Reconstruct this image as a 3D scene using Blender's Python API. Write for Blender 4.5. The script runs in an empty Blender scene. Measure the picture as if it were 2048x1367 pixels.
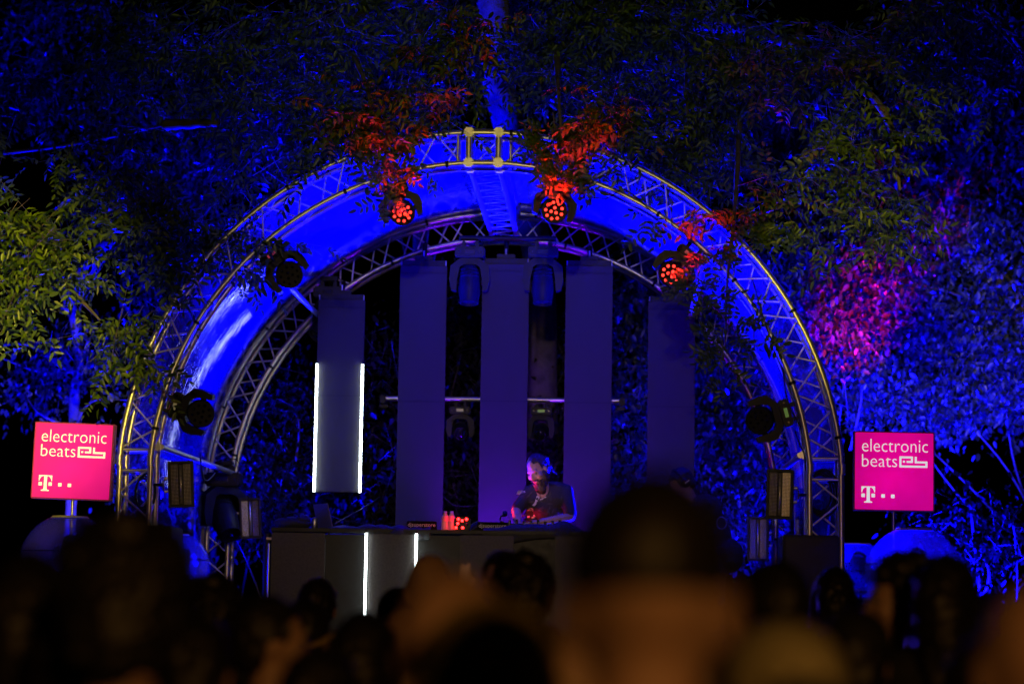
import bpy, bmesh, math, random
import numpy as np
from mathutils import Vector, Matrix, Euler
from mathutils.bvhtree import BVHTree

random.seed(7)
rng = np.random.default_rng(11)
scene = bpy.context.scene
col = scene.collection
R = math.radians

# ------------------------------------------------------------------ camera
CAM = Vector((1.05, -18.46, 1.65))
FOC, SENS = 85.0, 36.0
CAMROT = (Matrix.Rotation(R(2.50), 3, 'Z') @ Matrix.Rotation(R(90 + 6.33), 3, 'X') @ Matrix.Rotation(R(0.9), 3, 'Z'))
cd = bpy.data.cameras.new('camera')
cd.lens, cd.sensor_width = FOC, SENS
cd.clip_start, cd.clip_end = 0.1, 600
cd.dof.use_dof = True
cd.dof.focus_distance = 18.9
cd.dof.aperture_fstop = 1.7
cam = bpy.data.objects.new('camera', cd)
cam.matrix_world = Matrix.Translation(CAM) @ CAMROT.to_4x4()
col.objects.link(cam)
scene.camera = cam

# ------------------------------------------------------------------ night sky
world = bpy.data.worlds.new('World'); scene.world = world; world.use_nodes = True
wn = world.node_tree
sky = wn.nodes.new('ShaderNodeTexSky'); sky.sky_type = 'NISHITA'; sky.sun_disc = False
sky.sun_elevation = R(-4); sky.sun_rotation = R(150)
wn.links.new(sky.outputs[0], wn.nodes['Background'].inputs[0])
wn.nodes['Background'].inputs[1].default_value = 0.008

scene.view_settings.view_transform = 'Standard'
scene.view_settings.look = 'None'
scene.view_settings.exposure = 0.0
scene.view_settings.gamma = 1.0
scene.cycles.max_bounces = 6
scene.cycles.diffuse_bounces = 2
scene.cycles.glossy_bounces = 3
scene.cycles.transmission_bounces = 4
scene.cycles.transparent_max_bounces = 10
scene.cycles.caustics_reflective = False
scene.cycles.caustics_refractive = False
scene.cycles.sample_clamp_indirect = 4.0
scene.cycles.use_denoising = True

# ------------------------------------------------------------------ lights of the venue (night) and added fills
def spot(name, loc, target, power, color, cone=80, blend=0.6, radius=0.06):
    l = bpy.data.lights.new(name, 'SPOT'); l.energy = power; l.color = color
    l.spot_size = R(cone); l.spot_blend = blend; l.shadow_soft_size = radius
    o = bpy.data.objects.new(name, l); col.objects.link(o)
    o.location = loc
    o.rotation_euler = (Vector(target) - Vector(loc)).to_track_quat('-Z', 'Y').to_euler()
    return o
BLUE = (0.0, 0.0, 1.0)
BLUE2 = (0.0012, 0.0006, 1.0)
RED = (1.0, 0.006, 0.035)
WARM = (1.0, 0.62, 0.16)
SODIUM = (1.0, 0.45, 0.10)
STAGE_Z = 1.2
# two warm front-of-house lamps high behind the camera: gild the truss legs and the hanging boughs
spot('front_lamp_sign_side', (1.2, -19.6, 4.2), (-4.25, -.3, 3.55), 27000, (1.0, 0.72, 0.10), 11.5, 0.9, 0.10)
spot('front_lamp_dome_side', (.4, -19.6, 4.2), (3.3, -.2, 4.5), 8000, (1.0, 0.76, 0.06), 8.5, 0.9, 0.10)
spot('foliage_fill', (.2, -19.6, 4.2), (.2, 0.0, 7.6), 1700, (1.0, 0.88, 0.10), 25, 1.0, 0.10)  # weak wide fill added to bring dim green into the top foliage
spot('stage_fill', (.8, -19.6, 4.2), (0, 1.0, 3.0), 1900, (1.0, 0.70, 0.42), 18, 1.0, 0.10)  # weak warm fill added to grey the columns and give the stage shape
# sodium street lamp behind the camera: the audience
spot('street_lamp_light', (3.2, -24.5, 3.4), (2.2, -14.0, 1.2), 640, SODIUM, 46, 0.8, 0.15)

def at(px, py, Y):
    """world point seen at photo pixel (2048 px wide) in the plane y = Y"""
    f = 2048 * FOC / SENS
    d = CAMROT @ Vector(((px - 1024) / f, (683.5 - py) / f, -1.0))
    t = (Y - CAM.y) / d.y
    return CAM + d * t

# ------------------------------------------------------------------ materials
MATS = {}
def mat(name, base=(0.5, 0.5, 0.5), rough=0.5, metal=0.0, noise=0.0, nscale=20.0, bump=0.0, emit=None, estr=0.0, spec=0.5):
    if name in MATS: return MATS[name]
    m = bpy.data.materials.new(name); m.use_nodes = True
    nt = m.node_tree; b = nt.nodes['Principled BSDF']
    b.inputs['Base Color'].default_value = (*base, 1)
    b.inputs['Roughness'].default_value = rough
    b.inputs['Metallic'].default_value = metal
    b.inputs['Specular IOR Level'].default_value = spec
    if noise or bump:
        tc = nt.nodes.new('ShaderNodeTexCoord'); n = nt.nodes.new('ShaderNodeTexNoise')
        n.inputs['Scale'].default_value = nscale; n.inputs['Detail'].default_value = 5
        nt.links.new(tc.outputs['Object'], n.inputs['Vector'])
        if noise:
            mr = nt.nodes.new('ShaderNodeMapRange'); mr.inputs['From Min'].default_value = 0.3; mr.inputs['From Max'].default_value = 0.7
            mr.inputs['To Min'].default_value = 1 - noise; mr.inputs['To Max'].default_value = 1 + noise
            mx = nt.nodes.new('ShaderNodeVectorMath'); mx.operation = 'SCALE'; mx.inputs[0].default_value = base
            nt.links.new(n.outputs['Fac'], mr.inputs['Value']); nt.links.new(mr.outputs[0], mx.inputs['Scale'])
            nt.links.new(mx.outputs[0], b.inputs['Base Color'])
            mr2 = nt.nodes.new('ShaderNodeMapRange'); mr2.inputs['To Min'].default_value = max(0.05, rough - .12); mr2.inputs['To Max'].default_value = min(1, rough + .12)
            nt.links.new(n.outputs['Fac'], mr2.inputs['Value']); nt.links.new(mr2.outputs[0], b.inputs['Roughness'])
        if bump:
            bp = nt.nodes.new('ShaderNodeBump'); bp.inputs['Strength'].default_value = bump; bp.inputs['Distance'].default_value = 0.02
            nt.links.new(n.outputs['Fac'], bp.inputs['Height']); nt.links.new(bp.outputs[0], b.inputs['Normal'])
    if emit:
        b.inputs['Emission Color'].default_value = (*emit, 1); b.inputs['Emission Strength'].default_value = estr
    MATS[name] = m
    return m

def leaf_mat(name, c1, c2, rough=0.4, trans=0.35, spec=0.5):
    m = bpy.data.materials.new(name); m.use_nodes = True; nt = m.node_tree
    b = nt.nodes['Principled BSDF']; out = nt.nodes['Material Output']
    geo = nt.nodes.new('ShaderNodeNewGeometry'); ramp = nt.nodes.new('ShaderNodeValToRGB')
    ramp.color_ramp.elements[0].color = (*c1, 1); ramp.color_ramp.elements[1].color = (*c2, 1)
    nt.links.new(geo.outputs['Random Per Island'], ramp.inputs[0])
    nt.links.new(ramp.outputs[0], b.inputs['Base Color']); b.inputs['Roughness'].default_value = rough; b.inputs['Specular IOR Level'].default_value = spec
    tr = nt.nodes.new('ShaderNodeBsdfTranslucent'); mx = nt.nodes.new('ShaderNodeMixShader'); mx.inputs[0].default_value = trans
    nt.links.new(ramp.outputs[0], tr.inputs[0]); nt.links.new(b.outputs[0], mx.inputs[1]); nt.links.new(tr.outputs[0], mx.inputs[2])
    nt.links.new(mx.outputs[0], out.inputs[0])
    MATS[name] = m
    return m

M_ALU = mat('brushed_aluminium', (0.62, 0.60, 0.57), 0.38, 0.85, noise=0.12, nscale=30)
M_BLACK = mat('black_plastic', (0.010, 0.010, 0.011), 0.5, noise=0.25, nscale=25, spec=0.25)
M_BLACKG = mat('black_gloss', (0.012, 0.012, 0.014), 0.18)
M_STEEL = mat('steel', (0.45, 0.45, 0.46), 0.35, 1.0)
M_DECK = mat('stage_plywood', (0.03, 0.027, 0.025), 0.7, noise=0.3, nscale=6)
M_CLOTH = mat('black_cloth', (0.02, 0.02, 0.024), 0.8, noise=0.3, nscale=12, bump=0.3)
M_BARK = mat('bark', (0.10, 0.085, 0.075), 0.85, noise=0.45, nscale=9, bump=1.0)
M_GRASS = mat('grass_ground', (0.035, 0.045, 0.02), 0.9, noise=0.5, nscale=3, bump=0.6)
M_LEDW = mat('tube_white', (0.9, 0.9, 0.9), 0.4, emit=(0.86, 1.0, 0.97), estr=12.0)
M_LEDR = mat('led_red', (0.4, 0.02, 0.02), 0.3, emit=(1.0, 0.035, 0.022), estr=3.2)
M_LENS = mat('dark_lens', (0.01, 0.01, 0.015), 0.08)
M_DISP = mat('display', (0.1, 0.1, 0.08), 0.3, emit=(0.8, 0.65, 0.25), estr=0.12)
M_DISPR = mat('display_red', (0.1, 0.05, 0.05), 0.3, emit=(1.0, 0.08, 0.15), estr=0.22)
M_DISPG = mat('display_green', (0.05, 0.1, 0.05), 0.3, emit=(0.2, 0.7, 0.1), estr=0.12)
M_GOLDREF = mat('reflector', (0.75, 0.72, 0.62), 0.3, 0.7, noise=0.3, nscale=40)
M_LEAF_A = leaf_mat('ash_leaf', (0.008, 0.030, 0.002), (0.125, 0.20, 0.004), 0.38, 0.35)
M_LEAF_B = leaf_mat('broad_leaf', (0.012, 0.025, 0.014), (0.07, 0.10, 0.075), 0.35, 0.3)
M_LEAF_C = leaf_mat('ivy_leaf', (0.006, 0.008, 0.006), (0.022, 0.02, 0.014), 0.7, 0.2, 0.15)

# LED-mesh fabric of the hanging columns: fine weave
def weave_mat():
    m = mat('panel_fabric', (0.027, 0.025, 0.027), 0.6, noise=0.15, nscale=5)
    nt = m.node_tree; b = nt.nodes['Principled BSDF']
    tc = nt.nodes.new('ShaderNodeTexCoord'); w = nt.nodes.new('ShaderNodeTexWave'); w.inputs['Scale'].default_value = 60
    w.bands_direction = 'Z'
    nt.links.new(tc.outputs['Object'], w.inputs['Vector'])
    bp = nt.nodes.new('ShaderNodeBump'); bp.inputs['Strength'].default_value = 0.25; bp.inputs['Distance'].default_value = 0.004
    nt.links.new(w.outputs['Fac'], bp.inputs['Height']); nt.links.new(bp.outputs[0], b.inputs['Normal'])
    return m
M_PANEL = weave_mat()

def film_mat():
    m = bpy.data.materials.new('clear_film'); m.use_nodes = True; nt = m.node_tree
    nt.nodes.remove(nt.nodes['Principled BSDF']); out = nt.nodes['Material Output']
    tc = nt.nodes.new('ShaderNodeTexCoord'); mp = nt.nodes.new('ShaderNodeMapping')
    mp.inputs['Scale'].default_value = (1.3, 5.0, 1.3)
    n = nt.nodes.new('ShaderNodeTexNoise'); n.inputs['Scale'].default_value = 3.2; n.inputs['Detail'].default_value = 7; n.inputs['Distortion'].default_value = 0.8
    nt.links.new(tc.outputs['Object'], mp.inputs[0]); nt.links.new(mp.outputs[0], n.inputs['Vector'])
    bp = nt.nodes.new('ShaderNodeBump'); bp.inputs['Strength'].default_value = 0.075; bp.inputs['Distance'].default_value = 0.02
    nt.links.new(n.outputs['Fac'], bp.inputs['Height'])
    tr = nt.nodes.new('ShaderNodeBsdfTransparent'); tr.inputs[0].default_value = (0.85, 0.86, 0.97, 1)
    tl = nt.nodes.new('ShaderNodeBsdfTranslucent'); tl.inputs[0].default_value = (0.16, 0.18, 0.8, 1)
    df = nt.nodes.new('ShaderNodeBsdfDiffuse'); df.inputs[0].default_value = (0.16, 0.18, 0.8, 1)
    gl = nt.nodes.new('ShaderNodeBsdfGlossy'); gl.inputs['Roughness'].default_value = 0.018
    for s in (tl, df, gl): nt.links.new(bp.outputs[0], s.inputs['Normal'])
    m1 = nt.nodes.new('ShaderNodeMixShader'); m1.inputs[0].default_value = 0.45
    nt.links.new(df.outputs[0], m1.inputs[1]); nt.links.new(tl.outputs[0], m1.inputs[2])
    ramp = nt.nodes.new('ShaderNodeMapRange'); ramp.inputs['From Min'].default_value = 0.35; ramp.inputs['From Max'].default_value = 0.65
    ramp.inputs['To Min'].default_value = 0.08; ramp.inputs['To Max'].default_value = 0.30
    nt.links.new(n.outputs['Fac'], ramp.inputs['Value'])
    m2 = nt.nodes.new('ShaderNodeMixShader'); nt.links.new(ramp.outputs[0], m2.inputs[0])
    nt.links.new(tr.outputs[0], m2.inputs[1]); nt.links.new(m1.outputs[0], m2.inputs[2])
    fr = nt.nodes.new('ShaderNodeFresnel'); ge = nt.nodes.new('ShaderNodeNewGeometry'); io = nt.nodes.new('ShaderNodeMapRange'); io.inputs['To Min'].default_value = 1.45; io.inputs['To Max'].default_value = 1 / 1.45
    nt.links.new(ge.outputs['Backfacing'], io.inputs['Value']); nt.links.new(io.outputs[0], fr.inputs[0]); nt.links.new(bp.outputs[0], fr.inputs['Normal'])
    m3 = nt.nodes.new('ShaderNodeMixShader'); nt.links.new(fr.outputs[0], m3.inputs[0])
    nt.links.new(m2.outputs[0], m3.inputs[1]); nt.links.new(gl.outputs[0], m3.inputs[2])
    nt.links.new(m3.outputs[0], out.inputs[0])
    return m
M_FILM = film_mat()

# ------------------------------------------------------------------ mesh helpers
class MB:
    def __init__(s): s.v = []; s.f = []; s.n = 0
    def add(s, vs, fs):
        o = s.n
        s.v.extend([tuple(v) for v in vs]); s.f.extend([tuple(i + o for i in f) for f in fs]); s.n += len(vs)
        return s
    def box(s, c, d, rot=None, bev=0.0):
        x, y, z = d[0] / 2, d[1] / 2, d[2] / 2
        if bev <= 0:
            vs = [Vector((i, j, k)) for i in (-x, x) for j in (-y, y) for k in (-z, z)]
            fs = [(0, 1, 3, 2), (4, 6, 7, 5), (0, 4, 5, 1), (2, 3, 7, 6), (0, 2, 6, 4), (1, 5, 7, 3)]
        else:
            bm = bmesh.new(); bmesh.ops.create_cube(bm, size=1)
            for v in bm.verts: v.co = Vector((v.co.x * d[0], v.co.y * d[1], v.co.z * d[2]))
            bmesh.ops.bevel(bm, geom=bm.edges[:], offset=bev, segments=2, affect='EDGES')
            bm.verts.index_update(); vs = [v.co.copy() for v in bm.verts]; fs = [[v.index for v in f.verts] for f in bm.faces]; bm.free()
        if rot is not None: vs = [rot @ v for v in vs]
        c = Vector(c)
        return s.add([v + c for v in vs], fs)
    def tube(s, pts, rad, seg=8, cap=True):
        pts = [Vector(p) for p in pts]
        if not hasattr(rad, '__len__'): rad = [rad] * len(pts)
        vs = []; fs = []; nrm = None
        for i, p in enumerate(pts):
            t = (pts[min(i + 1, len(pts) - 1)] - pts[max(i - 1, 0)]).normalized()
            if nrm is None:
                a = Vector((0, 0, 1)) if abs(t.z) < 0.9 else Vector((1, 0, 0))
                nrm = t.cross(a).normalized()
            else:
                nrm = (nrm - t * nrm.dot(t)).normalized()
            b = t.cross(nrm)
            for k in range(seg):
                a = 2 * math.pi * k / seg
                vs.append(p + (nrm * math.cos(a) + b * math.sin(a)) * rad[i])
        for i in range(len(pts) - 1):
            for k in range(seg):
                k2 = (k + 1) % seg
                fs.append((i * seg + k, i * seg + k2, (i + 1) * seg + k2, (i + 1) * seg + k))
        if cap:
            fs.append(tuple(range(seg - 1, -1, -1))); o = (len(pts) - 1) * seg
            fs.append(tuple(range(o, o + seg)))
        return s.add(vs, fs)
    def lathe(s, prof, seg=24, M=None):
        vs = []; fs = []
        for r, z in prof:
            for k in range(seg):
                a = 2 * math.pi * k / seg
                v = Vector((max(r, 1e-4) * math.cos(a), max(r, 1e-4) * math.sin(a), z))
                vs.append(M @ v if M is not None else v)
        for i in range(len(prof) - 1):
            for k in range(seg):
                k2 = (k + 1) % seg
                fs.append((i * seg + k, i * seg + k2, (i + 1) * seg + k2, (i + 1) * seg + k))
        return s.add(vs, fs)
    def ell(s, c, r, M=None, seg=14, rings=9):
        vs = []; fs = []
        c = Vector(c)
        for i in range(rings + 1):
            th = math.pi * i / rings
            for k in range(seg):
                a = 2 * math.pi * k / seg
                sn = max(math.sin(th), 1e-3)
                v = Vector((r[0] * sn * math.cos(a), r[1] * sn * math.sin(a), r[2] * math.cos(th)))
                v = v + c
                vs.append(M @ v if M is not None else v)
        for i in range(rings):
            for k in range(seg):
                k2 = (k + 1) % seg
                fs.append((i * seg + k, (i + 1) * seg + k, (i + 1) * seg + k2, i * seg + k2))
        return s.add(vs, fs)
    def cap(s, a, b, ra, rb, seg=12, flat=1.0, flat_axis=None):
        a = Vector(a); b = Vector(b); t = (b - a); L = t.length
        t = t / L if L > 1e-6 else Vector((0, 0, 1))
        q = Vector((0, 0, 1)).rotation_difference(t).to_matrix()
        prof = []
        for i in range(5):
            an = math.pi / 2 * i / 4
            prof.append((ra * math.sin(an), -ra * math.cos(an)))
        for i in range(5):
            an = math.pi / 2 * (1 - i / 4)
            prof.append((rb * math.sin(an), L + rb * math.cos(an)))
        M = Matrix.Translation(a) @ q.to_4x4()
        return s.lathe(prof, seg, M)
    def mesh(s, name, smooth=True):
        me = bpy.data.meshes.new(name); me.from_pydata([tuple(v) for v in s.v], [], s.f)
        if smooth: me.polygons.foreach_set('use_smooth', [True] * len(me.polygons))
        me.update(); return me
    def build(s, name, m, parent=None, smooth=False):
        return mobj(name, s.mesh(name, smooth), m, parent)

def mobj(name, me, m=None, parent=None, M=None):
    if m is not None and len(me.materials) == 0: me.materials.append(m)
    o = bpy.data.objects.new(name, me); col.objects.link(o)
    if parent is not None: o.parent = parent
    if M is not None: o.matrix_local = M
    return o
def smooth_by_angle(me, ang=40):
    me.polygons.foreach_set('use_smooth', [True] * len(me.polygons))
    try: me.set_sharp_from_angle(angle=R(ang))
    except Exception: pass
def tag(o, label=None, cat=None, group=None, kind=None):
    if label: o['label'] = label
    if cat: o['category'] = cat
    if group: o['group'] = group
    if kind: o['kind'] = kind
    return o
def empty(name, loc=(0, 0, 0), rot=None):
    o = bpy.data.objects.new(name, None); o.empty_display_size = 0.1; col.objects.link(o)
    M = Matrix.Translation(Vector(loc))
    if rot is not None: M = M @ rot.to_4x4()
    o.matrix_world = M
    return o
def np_mesh(name, V, F, smooth=False):
    """V (n,3) float, F (m,k) int"""
    me = bpy.data.meshes.new(name)
    k = F.shape[1]
    me.vertices.add(len(V)); me.vertices.foreach_set('co', V.astype(np.float32).ravel())
    me.loops.add(F.size); me.loops.foreach_set('vertex_index', F.astype(np.int32).ravel())
    me.polygons.add(len(F)); me.polygons.foreach_set('loop_start', np.arange(0, F.size, k, dtype=np.int32))
    me.update(calc_edges=True)
    return me
_unit = None
def rod(name, p0, p1, r, m, parent=None, off=Vector((0, 0, 0))):
    global _unit
    key = 'rod_' + m.name
    if key not in bpy.data.meshes:
        mb = MB(); mb.tube([(0, 0, 0), (0, 0, 1)], 1.0, 8); me = mb.mesh(key, True); me.materials.append(m)
        try: me.set_sharp_from_angle(angle=R(50))
        except Exception: pass
    me = bpy.data.meshes[key]
    p0 = Vector(p0) - off; p1 = Vector(p1) - off; d = p1 - p0
    M = Matrix.Translation(p0) @ Vector((0, 0, 1)).rotation_difference(d.normalized()).to_matrix().to_4x4() @ Matrix.Diagonal((r, r, d.length, 1))
    return mobj(name, me, None, parent, M)
def text_mesh(txt, x0, x1, z0, z1, M, thin=0.0):
    cu = bpy.data.curves.new('t', 'FONT'); cu.body = txt; cu.resolution_u = 3; cu.offset = thin
    o = bpy.data.objects.new('t', cu); col.objects.link(o)
    dg = bpy.context.evaluated_depsgraph_get(); dg.update()
    me = bpy.data.meshes.new_from_object(o.evaluated_get(dg))
    bpy.data.objects.remove(o); bpy.data.curves.remove(cu)
    n = len(me.vertices); co = np.empty(n * 3, np.float32); me.vertices.foreach_get('co', co); co = co.reshape(-1, 3)
    mn = co.min(0); mx = co.max(0)
    out = np.zeros_like(co)
    out[:, 0] = x0 + (co[:, 0] - mn[0]) / (mx[0] - mn[0]) * (x1 - x0)
    out[:, 2] = z0 + (co[:, 1] - mn[1]) / (mx[1] - mn[1]) * (z1 - z0)
    for i, v in enumerate(me.vertices): v.co = M @ Vector(out[i].tolist())
    me.materials.clear(); me.update()
    return me

# ================================================================== SETTING
def ground():
    n = 60; xs = np.linspace(-70, 70, n); ys = np.linspace(-45, 95, n)
    X, Yy = np.meshgrid(xs, ys); Z = 0.03 * np.sin(X * .7) * np.cos(Yy * .5) - 0.03
    V = np.stack([X.ravel(), Yy.ravel(), Z.ravel()], 1)
    i = np.arange(n * n).reshape(n, n)
    F = np.stack([i[:-1, :-1].ravel(), i[:-1, 1:].ravel(), i[1:, 1:].ravel(), i[1:, :-1].ravel()], 1)
    tag(mobj('ground', np_mesh('ground', V, F), M_GRASS), kind='structure')
ground()

# ------------------------------------------------------------------ stage deck
st = empty('stage_platform', (0, 1.8, 0)); tag(st, 'black plywood stage platform that carries the truss arches', 'stage')
for ix in range(4):
    for iy in range(3):
        MB().box((-3.0 + ix * 2.0, -1.6 + iy * 2.0 - .2, STAGE_Z - .04), (1.99, 1.99, .08), bev=.006).build('deck_board', M_DECK, st)
for k in range(8):
    x = -3.5 + k
    MB().box((x, -2.83, .56), (.985, .02, 1.12)).build('skirt_panel', M_CLOTH, st)
for x in (-3.9, -2, 0, 2, 3.9):
    for y in (-2.6, 0, 2.9):
        MB().box((x, y, .56), (.06, .06, 1.12)).build('leg', M_STEEL, st)

# ================================================================== TRUSS ARCHES
RO, RI, TD = 2.775, 2.535, 0.24
ZC = 2.56          # springing centre height
A0 = R(6.0)        # curve starts
def arch_pt(rad, a, y): return Vector((-math.cos(a) * rad, y, ZC + math.sin(a) * rad))
def make_arch(name, y0, label, zfoot, corner):
    off = Vector((0, y0 + TD / 2, zfoot)); root = empty(name, off); tag(root, label, 'truss arch')
    N = 64
    def line(rad, y):
        zj = ZC + math.sin(A0) * rad
        xj = math.cos(A0) * rad
        pts = [Vector((-xj - .01, y, zfoot + .03))]
        pts += [arch_pt(rad, A0 + (math.pi - 2 * A0) * i / N, y) for i in range(N + 1)]
        pts += [Vector((xj + .01, y, zfoot + .03))]
        return pts
    for rad in (RO, RI):
        for y in (y0, y0 + TD):
            mb = MB(); mb.tube([p - off for p in line(rad, y)], 0.0245, 12)
            me = mb.mesh('chord', True)
            try: me.set_sharp_from_angle(angle=R(50))
            except Exception: pass
            mobj('chord', me, M_ALU, root)
    # braces: zigzag on front, rear, outer and inner faces
    nseg = 44
    angs = [A0 + (math.pi - 2 * A0) * i / nseg for i in range(nseg + 1)]
    rb = 0.0085
    for i in range(nseg):
        a, b = angs[i], angs[i + 1]
        if corner and i in (21, 22): 
            continue
        r0, r1 = (RO, RI) if i % 2 == 0 else (RI, RO)
        rod('brace', arch_pt(r0, a, y0), arch_pt(r1, b, y0), rb, M_ALU, root, off)
        rod('brace', arch_pt(r1, a, y0 + TD), arch_pt(r0, b, y0 + TD), rb, M_ALU, root, off)
        ya, yb = (y0, y0 + TD) if i % 2 == 0 else (y0 + TD, y0)
        if i % 2 == 0 or True:
            rod('brace', arch_pt(RI, a, ya), arch_pt(RI, b, yb), rb, M_ALU, root, off)
            rod('brace', arch_pt(RO, a, yb), arch_pt(RO, b, ya), rb, M_ALU, root, off)
    # legs
    for s in (-1, 1):
        xo, xi = s * math.cos(A0) * RO, s * math.cos(A0) * RI
        zt = ZC + math.sin(A0) * RI - .02
        nz = 7
        for k in range(nz):
            za, zb = zt - .10 - (zt - .2 - zfoot) * k / nz, zt - .10 - (zt - .2 - zfoot) * (k + 1) / nz
            x0, x1 = (xo, xi) if k % 2 == 0 else (xi, xo)
            rod('brace', (x1, y0, za), (x0, y0, zb), rb, M_ALU, root, off)
            rod('brace', (x0, y0 + TD, za), (x1, y0 + TD, zb), rb, M_ALU, root, off)
            ya, yb = (y0, y0 + TD) if k % 2 == 0 else (y0 + TD, y0)
            rod('brace', (xi, ya, za), (xi, yb, zb), rb, M_ALU, root, off)
            rod('brace', (xo, ya, za), (xo, yb, zb), rb, M_ALU, root, off)
        for zz in (zt + .03, zt - .13):
            for y in (y0, y0 + TD): rod('end_strut', (xo, y, zz), (xi, y, zz), .013, M_ALU, root, off)
        # couplers
        for x in (xo + s * .006, xi + s * .004):
            for y in (y0, y0 + TD):
                rod('coupler', (x, y, zt - .09), (x, y, zt - .01), .031, M_ALU, root, off)
        mb = MB(); mb.box(((xo + xi) / 2 - off.x, 0, .015), (.42, .42, .02), bev=.004); mb.build('base_plate', M_STEEL, root)
    # black cable ties round the chords
    for i in range(18):
        a = A0 + (math.pi - 2 * A0) * (i + .3 + random.random() * .4) / 18
        rr = RO if i % 2 else RI
        p = arch_pt(rr, a, y0); t = Vector((math.sin(a), 0, math.cos(a)))
        rod('cable_tie', p - t * .012, p + t * .012, .0285, M_BLACK, root, off)
    if corner:
        # box corner at the crown
        a0, a1 = angs[21] + .0, angs[23]
        xs = [-.115, .115]
        zo, zi = ZC + RO - .003, ZC + RI - .003
        for y in (y0, y0 + TD):
            for x in xs: rod('corner_post', (x, y, zi), (x, y, zo), .029, M_ALU, root, off)
            for z in (zi, zo): rod('corner_bar', (xs[0], y, z), (xs[1], y, z), .030, M_ALU, root, off)
            for x in xs:
                for z in (zi, zo):
                    MB().box(Vector((x, y, z)) - off, (.075, .075, .075), bev=.012).build('corner_block', M_ALU, root)
            for x in (-.20, .21): rod('end_strut', (x, y, zi + .01), (x, y, zo - .01), .013, M_ALU, root, off)
        rod('brace', (xs[0], y0, zo), (xs[1], y0, zi), rb, M_ALU, root, off)
        rod('brace', (xs[1], y0 + TD, zo), (xs[0], y0 + TD, zi), rb, M_ALU, root, off)
    return root
YF, YB = 0.0, 3.85
make_arch('truss_arch', YF, 'silver box truss arch with a square corner box at its crown', STAGE_Z, True)
make_arch('truss_arch', YB, 'silver box truss arch behind the grey columns, carrying the film at the back', STAGE_Z, False)

# ridge truss between the crowns
def ridge():
    off = Vector((0, YF + TD, ZC + RI)); root = empty('ridge_truss', off)
    tag(root, 'silver ladder braced ridge truss running under the film between the two arch crowns', 'truss')
    ya, yb = YF + TD + .04, YB - .03
    xs = (-.115, .115); zs = (ZC + RI - .003, ZC + RO - .003)
    for x in xs:
        for z in zs: rod('chord', (x, ya, z), (x, yb, z), .0245, M_ALU, root, off)
    n = 22
    for i in range(n):
        y0, y1 = ya + (yb - ya) * i / n, ya + (yb - ya) * (i + 1) / n
        xa, xb = xs if i % 2 == 0 else xs[::-1]
        rod('brace', (xa, y0, zs[0]), (xb, y1, zs[0]), .0085, M_ALU, root, off)
        rod('brace', (xb, y0, zs[1]), (xa, y1, zs[1]), .0085, M_ALU, root, off)
        za, zb = zs if i % 2 == 0 else zs[::-1]
        for x in xs: rod('brace', (x, y0, za), (x, y1, zb), .0085, M_ALU, root, off)
ridge()

# spreader tubes between the arches
for ang, lab in ((R(46), 'spreader pipe joining the two arches on the side with the lit hanging tubes'),
                 (R(7), 'low spreader pipe above the strobe beside the laptop end of the stage'),
                 (R(134), 'spreader pipe half hidden by leaves that hang over the arch'),
                 (R(173), 'low spreader pipe with a pink sheen beside the coiled cable')):
    p0 = arch_pt(RI - .06, ang, YF + .05); p1 = arch_pt(RI - .06, ang, YB + TD - .05)
    root = empty('spreader_pipe', p0); tag(root, 'silver ' + lab, 'pipe')
    rod('pipe', p0, p1, .0245, M_ALU, root, p0)
    for q in (p0, p1):
        for rr in (.018,):
            MB().box(q - p0 + (arch_pt(RI, ang, q.y) - q) * .5, (.05, .05, .07), bev=.008).build('clamp', M_STEEL, root)

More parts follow.
